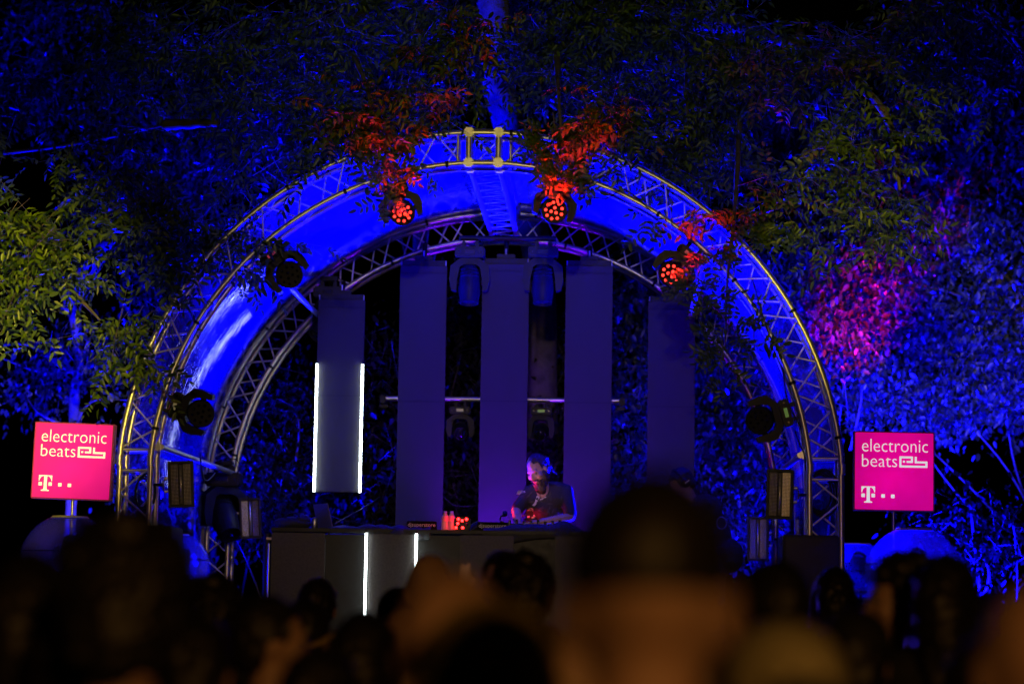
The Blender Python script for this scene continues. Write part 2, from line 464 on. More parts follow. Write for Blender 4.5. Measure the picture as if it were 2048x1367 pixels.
# ------------------------------------------------------------------ film canopy (crinkled clear plastic)
def film():
    nu, nv = 260, 110
    rs = np.random.default_rng(3)
    zlow = 2.0
    arc_a0 = A0
    Ltot = (ZC + math.sin(A0) * RO - zlow); arc = (math.pi - 2 * A0) * (RO + .03)
    tot = 2 * Ltot + arc
    U = np.linspace(0, tot, nu); Vv = np.linspace(YF + .03, YB + TD - .02, nv)
    disp = np.zeros((nu, nv))
    for k in range(26):
        fx = rs.uniform(1, 7); fy = rs.uniform(.1, 1.6); ph = rs.uniform(0, 6.28)
        disp += rs.uniform(.15, 1) / (fx * .8) * np.sin(U[:, None] * fx * (1 if k % 2 else -1) + Vv[None, :] * fy * 2.2 + ph)
    disp *= .006
    edge = np.clip(np.minimum(Vv - Vv[0], Vv[-1] - Vv) / .5, 0, 1)[None, :]
    ang = np.clip((U - Ltot) / arc, 0, 1) * (math.pi - 2 * A0) + A0
    held = np.clip((np.abs(ang - math.pi / 2) - .06) / .45, 0, 1)[:, None]
    sag = (.03 + .19 * held) * np.sin(np.pi * (Vv - Vv[0]) / (Vv[-1] - Vv[0]))[None, :]
    rad = RO + .034 + disp * edge - sag
    P = np.zeros((nu, nv, 3)); P[:, :, 1] = Vv[None, :]
    for i, u in enumerate(U):
        if u < Ltot:
            P[i, :, 0] = -math.cos(A0) * rad[i]; P[i, :, 2] = zlow + u
        elif u < Ltot + arc:
            a = A0 + (math.pi - 2 * A0) * (u - Ltot) / arc
            P[i, :, 0] = -math.cos(a) * rad[i]; P[i, :, 2] = ZC + math.sin(a) * rad[i]
        else:
            P[i, :, 0] = math.cos(A0) * rad[i]; P[i, :, 2] = zlow + (tot - u)
    idx = np.arange(nu * nv).reshape(nu, nv)
    F = np.stack([idx[:-1, :-1].ravel(), idx[1:, :-1].ravel(), idx[1:, 1:].ravel(), idx[:-1, 1:].ravel()], 1)
    me = np_mesh('canopy_film', P.reshape(-1, 3), F); me.polygons.foreach_set('use_smooth', [True] * len(me.polygons))
    o = mobj('canopy_film', me, M_FILM)
    tag(o, 'crinkled clear plastic film stretched over the arches, glowing blue', 'canopy')
film()

# ================================================================== HANGING COLUMNS
def column(pxc, pyt, pyb, lab, tubes=False, zb=None):
    Y = YB - .32
    tp = at(pxc, pyt, Y)
    W = .43
    zt = tp.z
    z0 = at(pxc, pyb, Y).z if zb is None else zb
    root = empty('hanging_column', (tp.x, Y, z0)); tag(root, lab, 'column', 'hanging grey fabric columns')
    H = zt - z0
    MB().box((0, 0, H / 2), (W, .05, H), bev=.006).build('fabric_box', M_PANEL, root)
    MB().box((0, 0, H + .025), (W - .02, .055, .05), bev=.006).build('top_rail', M_BLACK, root)
    MB().box((0, 0, H + .07), (.17, .05, .04), bev=.006).build('hanger_plate', M_BLACK, root)
    for zz in (H - .07, H * .5): MB().box((0, -.0262, zz), (W - .012, .0025, .008)).build('seam', M_CLOTH, root)
    x, z = tp.x, zt + .09
    ztop = ZC + math.sqrt(max(RI * RI - x * x, .1))
    if ztop > z + .03:
        rod('strap', (0, .0, H + .09), (0, .1, ztop - z0 + .02), .022, M_BLACK, root)
        rod('shackle', (0, -.01, H + .09), (0, -.01, H + .14), .012, M_STEEL, root)
    for xx in (-W / 2 + .01, W / 2 - .01):
        rod('hook', (xx, -.028, H - .0), (xx, -.028, H + .045), .006, M_STEEL, root)
    if tubes:
        h = .255 / .218 * 1.0
        for xx in (-W / 2 + .006, W / 2 - .006):
            mb = MB(); mb.tube([(xx, -.05, 0.0), (xx, -.05, h)], .0105, 12); me = mb.mesh('led_tube', True); smooth_by_angle(me, 50)
            t = mobj('led_tube', me, M_LEDW, root)
            for zz in (0.0 - .012, h + .012): rod('end_cap', (xx, -.05, zz - .012), (xx, -.05, zz + .012), .0120, M_BLACK, root)
    return root
column(684, 600, 984, 'short grey fabric column edged by two glowing white tubes', True)
column(848, 532, 1050, 'tall grey fabric column behind the two water bottles', zb=2.28)
column(1012, 528, 1050, 'tall grey fabric column washed purple behind the shoulder of the bearded person', zb=2.28)
column(1179, 532, 1050, 'tall grey fabric column with a leaf shadow on its upper edge', zb=2.28)
column(1344, 604, 1000, 'grey fabric column partly behind hanging leaves, beside the person in headphones', zb=2.55)

# ------------------------------------------------------------------ rear lamp pipe
pl, pr = at(772, 797, YB + .45), at(1238, 800, YB + .45)
pr.z = pl.z = (pl.z + pr.z) / 2
root = empty('lamp_pipe', (pl.x, YB + .45, STAGE_Z)); tag(root, 'horizontal aluminium pipe behind the columns holding two lamps', 'pipe')
rod('pipe', pl, pr, .024, M_ALU, root, root.location)
for x in (pl.x + .3, pr.x - .3):
    rod('stand', (x, YB + .5, STAGE_Z), (x, YB + .5, pl.z + .03), .022, M_BLACK, root, root.location)
    MB().box(Vector((x, YB + .5, STAGE_Z + .01)) - root.location, (.4, .4, .02), bev=.004).build('base_plate', M_BLACK, root)
for p, s in ((pl, -1), (pr, 1)):
    mb = MB(); mb.box(p - root.location + Vector((s * .03, 0, -.01)), (.055, .05, .08), bev=.012)
    mb.box(p - root.location + Vector((s * .02, 0, -.075)), (.09, .03, .03), bev=.01); mb.build('clamp', M_BLACK, root)

# ================================================================== LAMPS
def head_matrix(d):
    t = math.acos(max(-1, min(1, -d.z))); ph = math.atan2(d.x, -d.y)
    return ph, t
def moving_head(loc, up, beam, label, kind='wash', lit=False, disp=None, scale=1.0, name='moving_head', group=None, pan=None):
    up = Vector(up).normalized()
    yv = Vector((0, 1, 0)) - up * up.y
    if yv.length < .1: yv = Vector((1, 0, 0))
    yv.normalize(); xv = yv.cross(up)
    Rm = Matrix((xv, yv, up)).transposed()
    root = empty(name, loc, Rm @ Matrix.Scale(scale, 3)); tag(root, label, 'stage lamp', group)
    d = (Rm.inverted() @ Vector(beam)).normalized()
    ph, t = head_matrix(d)
    if kind == 'wash':
        bw, bd, bh, ay, ar, hl = .235, .17, .085, .145, .118, .15
    else:
        bw, bd, bh, ay, ar, hl = .27, .20, .10, .13, .098, .33
    # clamps
    for x in (-.06, .06):
        MB().box((x, 0, -.03), (.035, .05, .06), bev=.008).build('clamp', M_BLACK, root)
    b = MB().box((0, 0, -.06 - bh / 2), (bw, bd, bh), bev=.014).build('base', M_BLACK, root)
    MB().box((0, -bd / 2 - .003, -.06 - bh / 2), (bw * .34, .006, bh * .36), bev=.002).build('display', disp or M_BLACKG, b)
    for x in (-bw * .36, bw * .36): rod('button', (x, -bd / 2 - .004, -.06 - bh / 2), (x, -bd / 2 + .01, -.06 - bh / 2), .008, M_BLACKG, b)
    # yoke (pan)
    P = Matrix.Rotation(ph if pan is None else pan, 4, 'Z')
    zp = -.06 - bh - .06 - (.11 if kind == 'wash' else .16)
    mb = MB()
    prof = [(-ay - .035, zp - .075), (-ay - .055, zp + .02), (-ay - .045, -.06 - bh - .075), (-ay + .045, -.06 - bh - .004), (ay - .045, -.06 - bh - .004), (ay + .045, -.06 - bh - .075), (ay + .055, zp + .02), (ay + .035, zp - .075),
            (ay - .01, zp - .085), (ay - .018, zp + .03), (ay - .04, -.06 - bh - .085), (ay - .075, -.06 - bh - .062), (-ay + .075, -.06 - bh - .062), (-ay + .04, -.06 - bh - .085), (-ay + .018, zp + .03), (-ay + .01, zp - .085)]
    n = len(prof)
    vs = [P @ Vector((x, -.06, z)) for x, z in prof] + [P @ Vector((x, .06, z)) for x, z in prof]
    fs = [(i, (i + 1) % n, n + (i + 1) % n, n + i) for i in range(n)]
    h = n // 2
    for i in range(h - 1):
        a_, b_, c_, d_ = i, i + 1, n - 2 - i, n - 1 - i
        fs.append((a_, d_, c_, b_)); fs.append((n + a_, n + b_, n + c_, n + d_))
    mb.add(vs, fs); mb.build('yoke', M_BLACK, root)
    # head (tilt)
    H = P @ Matrix.Translation((0, 0, zp)) @ Matrix.Rotation(-t, 4, 'X') @ Matrix.Rotation(math.pi, 4, 'X')
    mb = MB()
    if kind == 'wash':
        prof = [(0, -.085), (.06, -.08), (.095, -.06), (.112, -.02), (.118, .03), (.118, .075), (.112, .085), (.104, .085), (.102, .07), (0, .068)]
    else:
        prof = [(0, -.17), (.07, -.168), (.095, -.14), (.105, -.06), (.105, .04), (.098, .10), (.085, .17), (.085, .20), (.078, .20), (.075, .175), (0, .172)]
    mb.lathe(prof, 28, H)
    if kind != 'wash':
        for zz in (-.10, -.07, -.04): mb.lathe([(.104, zz - .006), (.110, zz - .004), (.110, zz + .004), (.104, zz + .006)], 28, H)
    me = mb.mesh('head', True); smooth_by_angle(me, 35)
    hd = mobj('head', me, M_BLACK, root)
    for s in (-1, 1):
        q = P @ Vector((s * (ay + .03), 0, zp)); q2 = P @ Vector((s * ar * .8, 0, zp))
        rod('pivot', q2, q, .024, M_BLACK, root)
    if kind == 'wash':
        pts = [(0, 0)] if False else []
        for k in range(3): a = R(90 + 120 * k); pts.append((.027 * math.cos(a), .027 * math.sin(a)))
        for k in range(9): a = R(70 + 40 * k); pts.append((.075 * math.cos(a), .075 * math.sin(a)))
        for (x, y) in pts:
            mb = MB(); r = .0145 if lit else .013
            mb.lathe([(r, .067), (r, .074), (r * .7, .0785), (0, .080)], 10, H @ Matrix.Translation((x, y, 0)))
            me = mb.mesh('led_lens', True)
            mobj('led_lens', me, M_LEDR if lit else M_LENS, hd)
    else:
        mb = MB(); mb.lathe([(.074, .176), (.06, .187), (.03, .193), (0, .195)], 24, H)
        mobj('lens', mb.mesh('lens', True), M_LENS, hd)
    # safety cable
    mb = MB(); mb.tube([(bw * .3, bd * .3, -.07), (bw * .42, bd * .5, .0), (bw * .3, bd * .3, .05), (0, .05, .06)], .004, 6); mb.build('safety_cable', M_BLACK, root)
    wp = root.matrix_world @ (H @ Vector((0, 0, .3)))
    return root, wp

def inner_chord_angle(px, py):
    p = at(px, py, YF); return math.atan2(p.z - ZC, -p.x)
def wash(px, py, beam, label, **k):
    a = inner_chord_angle(px, py)
    loc = arch_pt(RI - .02, a, YF + .03)
    up = Vector((-math.cos(a), 0, math.sin(a)))
    return moving_head(loc, up, beam, label, 'wash', **k)
TOCAM = Vector((.06, -1, -.17))
g = 'LED wash lamps under the front arch'
_, wA = wash(783, 352, (.20, -1, -.42), 'wash lamp with glowing red LED face, nearer the short column with white tubes', lit=True, group=g, disp=M_DISPR, scale=.86)
_, wB = wash(1125, 350, (.10, -1, -.30), 'wash lamp with a glowing red LED face under a thick spray of orange red leaves', lit=True, group=g, disp=M_DISPR, scale=.86)
_, wC = wash(1405, 478, (-.25, -1, -.30), 'wash lamp with red LED face half buried in hanging green leaves', lit=True, group=g, disp=M_DISPR, scale=.86)
wash(516, 478, (.25, -1, -.30), 'unlit black wash lamp with a red display beside the spreader pipe', group=g, disp=M_DISPR, scale=.9)
wash(330, 805, (.30, -1, -.22), 'unlit black wash lamp with a golden display over the white streaks in the film', group=g, disp=M_DISP, scale=.9)
wash(1614, 815, (-.35, -1, -.22), 'unlit black wash lamp with a green display above the coiled cable leg', group=g, disp=M_DISPG, scale=.9)

# spot heads under the back arch
YS = YB - .55
g = 'spot moving heads around the back arch'
def spot_head(px, py, Y, beam, label, **k):
    return moving_head(at(px, py, Y), (0, 0, 1), beam, label, 'spot', group=g, **k)
bar0, bar1 = at(918, 476, YS), at(1112, 476, YS)
rt = empty('hanging_bar', bar0); tag(rt, 'short black bar under the back crown holding two downward lamps', 'pipe')
rod('pipe', bar0, (bar1.x, bar1.y, bar0.z), .024, M_BLACK, rt, bar0)
for fx in (.3, .7):
    q = Vector((bar0.x + (bar1.x - bar0.x) * fx, YS, bar0.z)); rod('hanger', q, (q.x, YB + .0, ZC + math.sqrt(RI * RI - q.x ** 2)), .012, M_BLACK, rt, bar0)
spot_head(941, 482, YS, (0, -.18, -1), 'black spot lamp hanging straight down before the gap beside the bottle column', pan=0.0)
spot_head(1087, 482, YS, (0, -.18, -1), 'black spot lamp hanging straight down before the blue lit tree trunk', pan=0.0)
def bracket_from_arch(p, Y):
    a = math.atan2(p.z - ZC, -p.x); return arch_pt(RI, a, YB)
pL = at(658, 560, YB - .15); pRr = at(1368, 575, YB - .15)
spot_head(658, 562, YB - .12, (-.55, -.45, -.75), 'black spot lamp tilted over the top of the short column with white tubes')
spot_head(1362, 572, YB - .12, (.45, -.45, -.8), 'black spot lamp tilted behind the leaves that hang over the arch')
spot_head(921, 804, YB + .45, (.10, -1, -.25), 'spot lamp on the rear pipe in the gap beside the bottle column', disp=M_DISP, scale=.72)
spot_head(1083, 806, YB + .45, (-.10, -1, -.25), 'spot lamp on the rear pipe above the head of the bearded person', disp=M_DISPG, scale=.72)
spot_head(449, 930, YB - .3, (.38, -.55, -.8), 'large black spot lamp on the back leg beside the laptop end', scale=1.2)
spot_head(1612, 985, YB - .3, (-.75, -.35, -.35), 'black spot lamp on the back leg below the coiled cable side strobe', scale=1.0)

# brackets for lamps that are not right on a chord
for (px, py, Y) in ((658, 562, YB - .12), (1362, 572, YB - .12), (449, 930, YB - .3), (1612, 985, YB - .3)):
    p = at(px, py, Y); a = math.atan2(p.z - ZC, -p.x)
    q = arch_pt(RI, a, YB) if p.z > ZC + .3 else Vector((math.copysign(math.cos(A0) * RI, p.x), YB, p.z))
    rt = empty('lamp_bracket', p)
    tag(rt, {658: 'black bracket arm holding the tilted lamp over the short column', 1362: 'black bracket arm holding the lamp behind hanging leaves', 449: 'black bracket arm on the back leg at the laptop end', 1612: 'black bracket arm on the back leg near the coiled cable'}[px], 'bracket')
    rod('arm', p + Vector((0, 0, .0)), q, .020, M_BLACK, rt, p)
    MB().box((0, 0, .02), (.16, .09, .04), bev=.008).build('clamp', M_BLACK, rt)

# strobe panels
def strobe_face_mat(name, c):
    m = bpy.data.materials.new(name); m.use_nodes = True; nt = m.node_tree; b = nt.nodes['Principled BSDF']
    tc = nt.nodes.new('ShaderNodeTexCoord'); br = nt.nodes.new('ShaderNodeTexBrick')
    br.offset = 0; br.inputs['Scale'].default_value = 1; br.inputs['Brick Width'].default_value = .0105; br.inputs['Row Height'].default_value = .0105; br.inputs['Mortar Size'].default_value = .0025
    br.inputs['Color1'].default_value = (*c, 1); br.inputs['Color2'].default_value = (c[0] * .75, c[1] * .75, c[2] * .75, 1); br.inputs['Mortar'].default_value = (.09, .08, .07, 1)
    sx = nt.nodes.new('ShaderNodeSeparateXYZ'); cx = nt.nodes.new('ShaderNodeCombineXYZ')
    nt.links.new(tc.outputs['Object'], sx.inputs[0]); nt.links.new(sx.outputs[0], cx.inputs[0]); nt.links.new(sx.outputs[2], cx.inputs[1])
    nt.links.new(cx.outputs[0], br.inputs['Vector']); nt.links.new(br.outputs['Color'], b.inputs['Base Color'])
    bp = nt.nodes.new('ShaderNodeBump'); bp.inputs['Strength'].default_value = .6; bp.inputs['Distance'].default_value = .004
    nt.links.new(br.outputs['Fac'], bp.inputs['Height']); bp.invert = True; nt.links.new(bp.outputs[0], b.inputs['Normal'])
    b.inputs['Roughness'].default_value = .25; b.inputs['Metallic'].default_value = .0
    return m
M_STROBE = strobe_face_mat('strobe_cells', (.85, .80, .70))
def strobe(px, py, Y, w, h, yaw, roll, label, chord):
    p = at(px, py, Y); Rm = Matrix.Rotation(R(yaw), 3, 'Z') @ Matrix.Rotation(R(roll), 3, 'Y')
    root = empty('strobe_panel', p, Rm); tag(root, label, 'strobe', 'LED strobe panels on the arch legs')
    fr = MB(); t = .018; dp = .10
    for s in (-1, 1):
        fr.box((s * (w / 2 - t / 2), 0, 0), (t, dp, h), bev=.003)
        fr.box((0, 0, s * (h / 2 - t / 2)), (w - 2 * t, dp - .002, t), bev=.003)
    fr.build('frame', M_BLACK, root)
    MB().box((0, .03, 0), (w - 2 * t, .03, h - 2 * t)).build('back_shell', M_BLACK, root)
    for s in (-1, 1):
        MB().box((s * (w / 2 - t) * .58, -.012, 0), ((w / 2 - t) * .74, .02, h - 2 * t - .012), rot=Matrix.Rotation(R(s * 8), 3, 'Z')).build('led_field', M_STROBE, root)
    mb = MB(); mb.tube([(0, -.022, -h / 2 + t + .01), (0, -.022, h / 2 - t - .01)], .011, 10); mb.build('flash_tube', M_GOLDREF, root, True)
    s = 1 if chord > p.x else -1
    side = Vector((s * (w / 2 + .005), 0.02, 0))
    mb = MB(); mb.tube([side + Vector((0, 0, -h * .14)), side + Vector((s * .03, 0, -h * .1)), side + Vector((s * .035, 0, 0)), side + Vector((s * .03, 0, h * .1)), side + Vector((0, 0, h * .14))], .008, 8); mb.build('yoke', M_STEEL, root)
    for zz in (-.14, .14): rod('knob', side + Vector((-s * .002, 0, h * zz)), side + Vector((s * .025, 0, h * zz)), .014, M_GOLDREF, root)
    local = Rm.inverted() @ (Vector((chord, p.y + .05, p.z)) - p)
    rod('arm', side + Vector((s * .03, 0, 0)), local, .012, M_BLACK, root)
strobe(362, 968, YF - .02, .195, .355, 9, -3.5, 'strobe panel of golden LED cells beside the front truss leg at the laptop end', -math.cos(A0) * RI)
strobe(1560, 988, YF - .02, .200, .375, -9, 1.5, 'strobe panel of golden LED cells beside the front truss leg with the coiled cable', math.cos(A0) * RI)
strobe(500, 1036, YB - .25, .195, .37, 14, -4, 'blue lit strobe panel beside the large black spot lamp', -math.cos(A0) * RI)
strobe(1516, 1077, YB - .25, .195, .40, -6, 0, 'blue lit strobe panel before blue leaves, near the coiled cable', math.cos(A0) * RI)

# flood cans (small LED pars) that give off the blue and red light
def par(loc, target, color, power, label, cone=95, emat=None, scale=1.0, blend=.6):
    loc = Vector(loc); d = (Vector(target) - loc).normalized()
    q = d.to_track_quat('Z', 'Y').to_matrix()
    root = empty('flood_lamp', loc, q @ Matrix.Scale(scale, 3)); tag(root, label, 'flood lamp')
    mb = MB(); mb.lathe([(0, -.15), (.06, -.15), (.085, -.12), (.09, 0), (.095, .02), (.088, .02), (.084, -.01), (0, -.012)], 20); me = mb.mesh('can', True); smooth_by_angle(me, 40)
    can = mobj('can', me, M_BLACK, root)
    for k in range(7):
        a = k * math.pi / 3; r = 0 if k == 6 else .05
        mb = MB(); mb.lathe([(.018, -.011), (.016, -.004), (0, .0)], 10, Matrix.Translation((r * math.cos(a), r * math.sin(a), 0))); mobj('led_lens', mb.mesh('led_lens', True), emat or M_LENS, can)
    mb = MB(); mb.tube([(-.10, 0, -.05), (-.11, 0, -.2), (.11, 0, -.2), (.10, 0, -.05)], .008, 6); mb.build('yoke', M_BLACK, root)
    s = spot('flood_light', loc + d * .04 * scale, target, power, color, cone, blend, .05)
    return root

M_LEDB = mat('led_blue', (0.02, 0.02, 0.4), 0.3, emit=(0.05, 0.06, 1.0), estr=4.0)
# blue floods on the stage floor, throwing up at the film
par((-2.26, 2.9, 1.5), (-.25, 1.0, 5.3), BLUE, 19000, 'blue flood lamp on a stand near the back truss leg at the laptop end', 72, M_LEDB)
par((2.26, 2.9, 1.5), (.25, 1.0, 5.3), BLUE, 17000, 'blue flood lamp on a stand near the back truss leg by the coiled cable', 72, M_LEDB)
for sx, lab in ((-1, 'black stand carrying the blue flood at the laptop end'), (1, 'black stand carrying the blue flood by the coiled cable')):
    rt = empty('lamp_stand', (sx * 2.26, 2.92, STAGE_Z)); tag(rt, lab, 'stand')
    rod('pole', (0, 0, 0), (0, 0, .2), .02, M_BLACK, rt); MB().box((0, 0, .012), (.36, .36, .024), bev=.004).build('foot', M_BLACK, rt)
# low blue flood added at the stage front to rim the audience's heads
par((-.9, -.75, STAGE_Z + .12), (-.6, -10, 1.9), (.10, .04, 1.0), 420, 'added blue flood on the stage edge that rims the heads of the audience', 90, M_LEDB, .6)
# blue floods behind and beside the stage, throwing at the trees
par((4.3, 4.6, .32), (5.3, 7.4, 7.0), BLUE2, 34000, 'blue flood lamp on the grass behind the stage aimed at the broad leaved trees', 78, M_LEDB)
par((2.6, 4.7, .32), (2.7, 8.6, 3.4), BLUE2, 9000, 'blue flood lamp on the grass behind the grey columns', 62, M_LEDB)
par((-4.2, 4.6, .32), (-5.2, 8.0, 6.4), BLUE2, 15000, 'blue flood lamp on the grass behind the stage aimed at the twisted bare tree', 95, M_LEDB)
par((-2.1, 4.9, .32), (-1.0, 2.6, 9.0), BLUE, 42000, 'blue flood lamp on the grass at the foot of the big trunk', 72, M_LEDB)
par((-3.4, 3.2, 1.42), (-4.4, .2, 6.2), BLUE, 6000, 'blue flood lamp on the stage corner aimed up at the overhanging boughs', 90, M_LEDB)
par((3.4, 3.2, 1.42), (4.4, .4, 6.4), BLUE, 6000, 'blue flood lamp on the stage corner near the coiled cable, aimed up', 90, M_LEDB)
# red
# the lit wash lamps' own spill into the leaves
spot('wash_light', wA + Vector((0, -.03, 0)), wA + Vector((-.1, -.55, 1)), 260, RED, 84, .5, .05)
spot('wash_light', wB + Vector((0, -.03, 0)), wB + Vector((-.02, -.55, 1)), 380, RED, 84, .5, .05)
spot('wash_light', wC + Vector((0, -.03, 0)), wC + Vector((.6, -.6, .7)), 170, RED, 88, .5, .05)
rD = Vector((2.9, 4.3, 2.9)); par(rD, at(1738, 530, 8.6), RED, 6500, 'red flood lamp on the back leg aimed at the broad leaved tree', 19, M_LEDR, 1.0, 1.0)
rE = Vector((2.9, 4.3, 3.5)); par(rE, at(1905, 425, 8.6), RED, 1600, 'red flood lamp on the back leg aimed at the forked trunk', 8, M_LEDR)
for q, l in ((rD, 'black arm holding the red flood aimed at the broad leaved tree'), (rE, 'black arm holding the red flood aimed at the forked trunk')):
    rt = empty('lamp_bracket', q); tag(rt, l, 'bracket'); rod('arm', q, (2.70, YB + TD, q.z - .08), .015, M_BLACK, rt, q)
    MB().box((0, 0, -.02), (.09, .09, .04), bev=.008).build('clamp', M_BLACK, rt)

# ================================================================== DJ BOOTH
YBO = .8
zt = at(760, 1062, YBO).z
xl, xr = at(541, 1110, YBO).x, at(541, 1110, YBO).x
x_of = lambda px: at(px, 1110, YBO).x
bo = empty('dj_booth', (x_of(973), YBO, STAGE_Z)); BO = bo.location.copy()
tag(bo, 'long black booth with proud front panels and two glowing white tubes', 'booth')
Hb = zt - STAGE_Z
pan = [(543, 650), (738, 829), (920, 1027), (1110, 1216), (1300, 1404)]
for a, b in pan:
    xa, xb = x_of(a) - BO.x, x_of(b) - BO.x
    MB().box(((xa + xb) / 2, 0, Hb / 2 - .01), (xb - xa, .06, Hb - .02), bev=.006).build('front_panel', mat('booth_panel', (.05, .042, .042), .65, noise=.35, nscale=60), bo)
for i in range(4):
    xa, xb = x_of(pan[i][1]) - BO.x, x_of(pan[i + 1][0]) - BO.x
    MB().box(((xa + xb) / 2, .07, Hb / 2 - .01), (xb - xa + .02, .03, Hb - .03)).build('recessed_panel', M_BLACK, bo)
xa, xb = x_of(541) - BO.x, x_of(1406) - BO.x
MB().box(((xa + xb) / 2, .42, Hb + .005), (xb - xa, .86, .03), bev=.006).build('table_top', M_BLACK, bo)
for x in (xa + .03, xb - .03): MB().box((x, .45, Hb / 2 - .01), (.04, .78, Hb - .03)).build('side_panel', M_BLACK, bo)
for px in (733, 833):
    x = x_of(px) - BO.x
    mb = MB(); mb.tube([(x, -.045, Hb - 1.02), (x, -.045, Hb - .015)], .010, 12); me = mb.mesh('led_tube', True); smooth_by_angle(me, 50); mobj('led_tube', me, M_LEDW, bo)
    rod('end_cap', (x, -.045, Hb - .015), (x, -.045, Hb + .005), .014, M_BLACK, bo)
# black cloth draped over the booth top in folds
def drape(x0, x1, hump, drop, seed, name, label):
    rs = np.random.default_rng(seed); nu, nv = 90, 40
    xs = np.linspace(x0, x1, nu); ts = np.linspace(0, 1, nv)
    P = np.zeros((nu, nv, 3)); L = .75 + drop
    fold = np.zeros((nu, nv))
    for k in range(9):
        fold += rs.uniform(.2, 1) * np.sin(xs[:, None] * rs.uniform(5, 26) + ts[None, :] * rs.uniform(-7, 7) + rs.uniform(0, 6))
    for j, t in enumerate(ts):
        s = t * L
        if s < .75:
            P[:, j, 1] = .80 - s; P[:, j, 2] = Hb + .03 + np.abs(fold[:, j]) * .008
        else:
            q = s - .75
            P[:, j, 1] = .042 - .02 * min(q / .05, 1) - np.abs(fold[:, j]) * .008 - .025; P[:, j, 2] = Hb + .03 - q * (1 + .35 * np.sin(xs * 6 + seed))
    for (hx, hw, hz) in hump:
        w = np.exp(-((xs - hx) / hw) ** 2)[:, None] * (1 - np.clip((ts * L - .72) / .08, 0, 1))[None, :]
        P[:, :, 2] += hz * w
    P[:, :, 0] = xs[:, None]
    idx = np.arange(nu * nv).reshape(nu, nv)
    F = np.stack([idx[:-1, :-1].ravel(), idx[:-1, 1:].ravel(), idx[1:, 1:].ravel(), idx[1:, :-1].ravel()], 1)
    me = np_mesh(name, P.reshape(-1, 3), F); me.polygons.foreach_set('use_smooth', [True] * len(me.polygons))
    o = mobj(name, me, M_CLOTH); o.location = BO; tag(o, label, 'cloth')
    sm = o.modifiers.new('thick', 'SOLIDIFY'); sm.thickness = .004
drape(x_of(655) - BO.x, x_of(860) - BO.x, [(x_of(745) - BO.x, .12, .02)], .07, 5, 'draped_cloth', 'black cloth lying in folds over the booth above the white tubes')
drape(x_of(965) - BO.x, x_of(1250) - BO.x, [(x_of(1060) - BO.x, .22, .05), (x_of(1130) - BO.x, .10, .05)], .10, 8, 'draped_cloth', 'black cloth bunched over the booth before the bearded person')

# mixer deck
ZT = STAGE_Z + Hb + .02
dk = empty('dj_controller', at(1070, 1045, YBO + .5)); dk.location.z = ZT + .015
tag(dk, 'black mixing deck with knobs under the hands of the bearded person', 'mixer')
MB().box((0, 0, .015), (.62, .36, .07), bev=.01).build('case', M_BLACK, dk)
for k in range(10):
    x = -.26 + .058 * k; rod('knob', (x, -.12, .05), (x, -.12, .075 + .008 * (k % 3)), .011, M_BLACKG, dk)
for s in (-1, 1):
    mb = MB(); mb.lathe([(0, .062), (.085, .062), (.09, .055), (.09, .048)], 24, Matrix.Translation((s * .19, .03, 0))); mb.build('jog_wheel', M_BLACKG, dk, True)
rod('power_light', (-.31, -.17, .05), (-.31, -.17, .062), .006, M_LEDR, dk)

# wordmark bars
M_WHT = mat('print_white', (.7, .68, .68), .6)
def bar(px, w, body, x0, x1, lab):
    p = at(px, 1056, YBO + .10); p.z = ZT
    rt = empty('name_bar', p); tag(rt, lab, 'sign')
    MB().box((0, .02, .035), (w, .04, .07), bev=.004).build('bar', mat('bar_matt_black', (.006, .006, .006), .85, spec=.1), rt)
    me = text_mesh(body, x0, x1, .016, .058, Matrix.Translation((0, -.0015, 0))); mobj('lettering', me, M_WHT, rt)
bar(843, .24, 'djsuperstore', -.11, .11, 'black djsuperstore bar beside the water bottles, partly under the cloth')
bar(985, .24, 'djsuperstore', -.11, .11, 'black djsuperstore bar beside the red LED lamp, its end under the cloth')

# red LED par lying on the booth
rp = at(924, 1055, YBO + .08); rp.z = ZT
rt = empty('led_par', rp); tag(rt, 'small LED lamp on the booth with glowing red lenses', 'stage lamp')
MB().box((0, .06, .055), (.13, .12, .11), bev=.015).build('case', M_BLACK, rt)
for (x, z) in ((-.03, .09), (.0, .078), (.035, .09), (-.035, .055), (-.048, .022), (.005, .022), (.04, .05)):
    mb = MB(); mb.lathe([(.011, 0), (.010, .006), (0, .009)], 10, Matrix.Translation((x, 0, z)) @ Matrix.Rotation(R(90), 4, 'X')); mobj('led_lens', mb.mesh('led_lens', True), mat('led_red_hot', (.4, .02, .02), .3, emit=(1, .006, .006), estr=30) if x < .038 or z > .08 else M_LENS, rt)
spot('led_par_light', rp + Vector((0, -.10, .06)), rp + Vector((-1, -.5, .06)), 2, RED, 172, .1, .04)

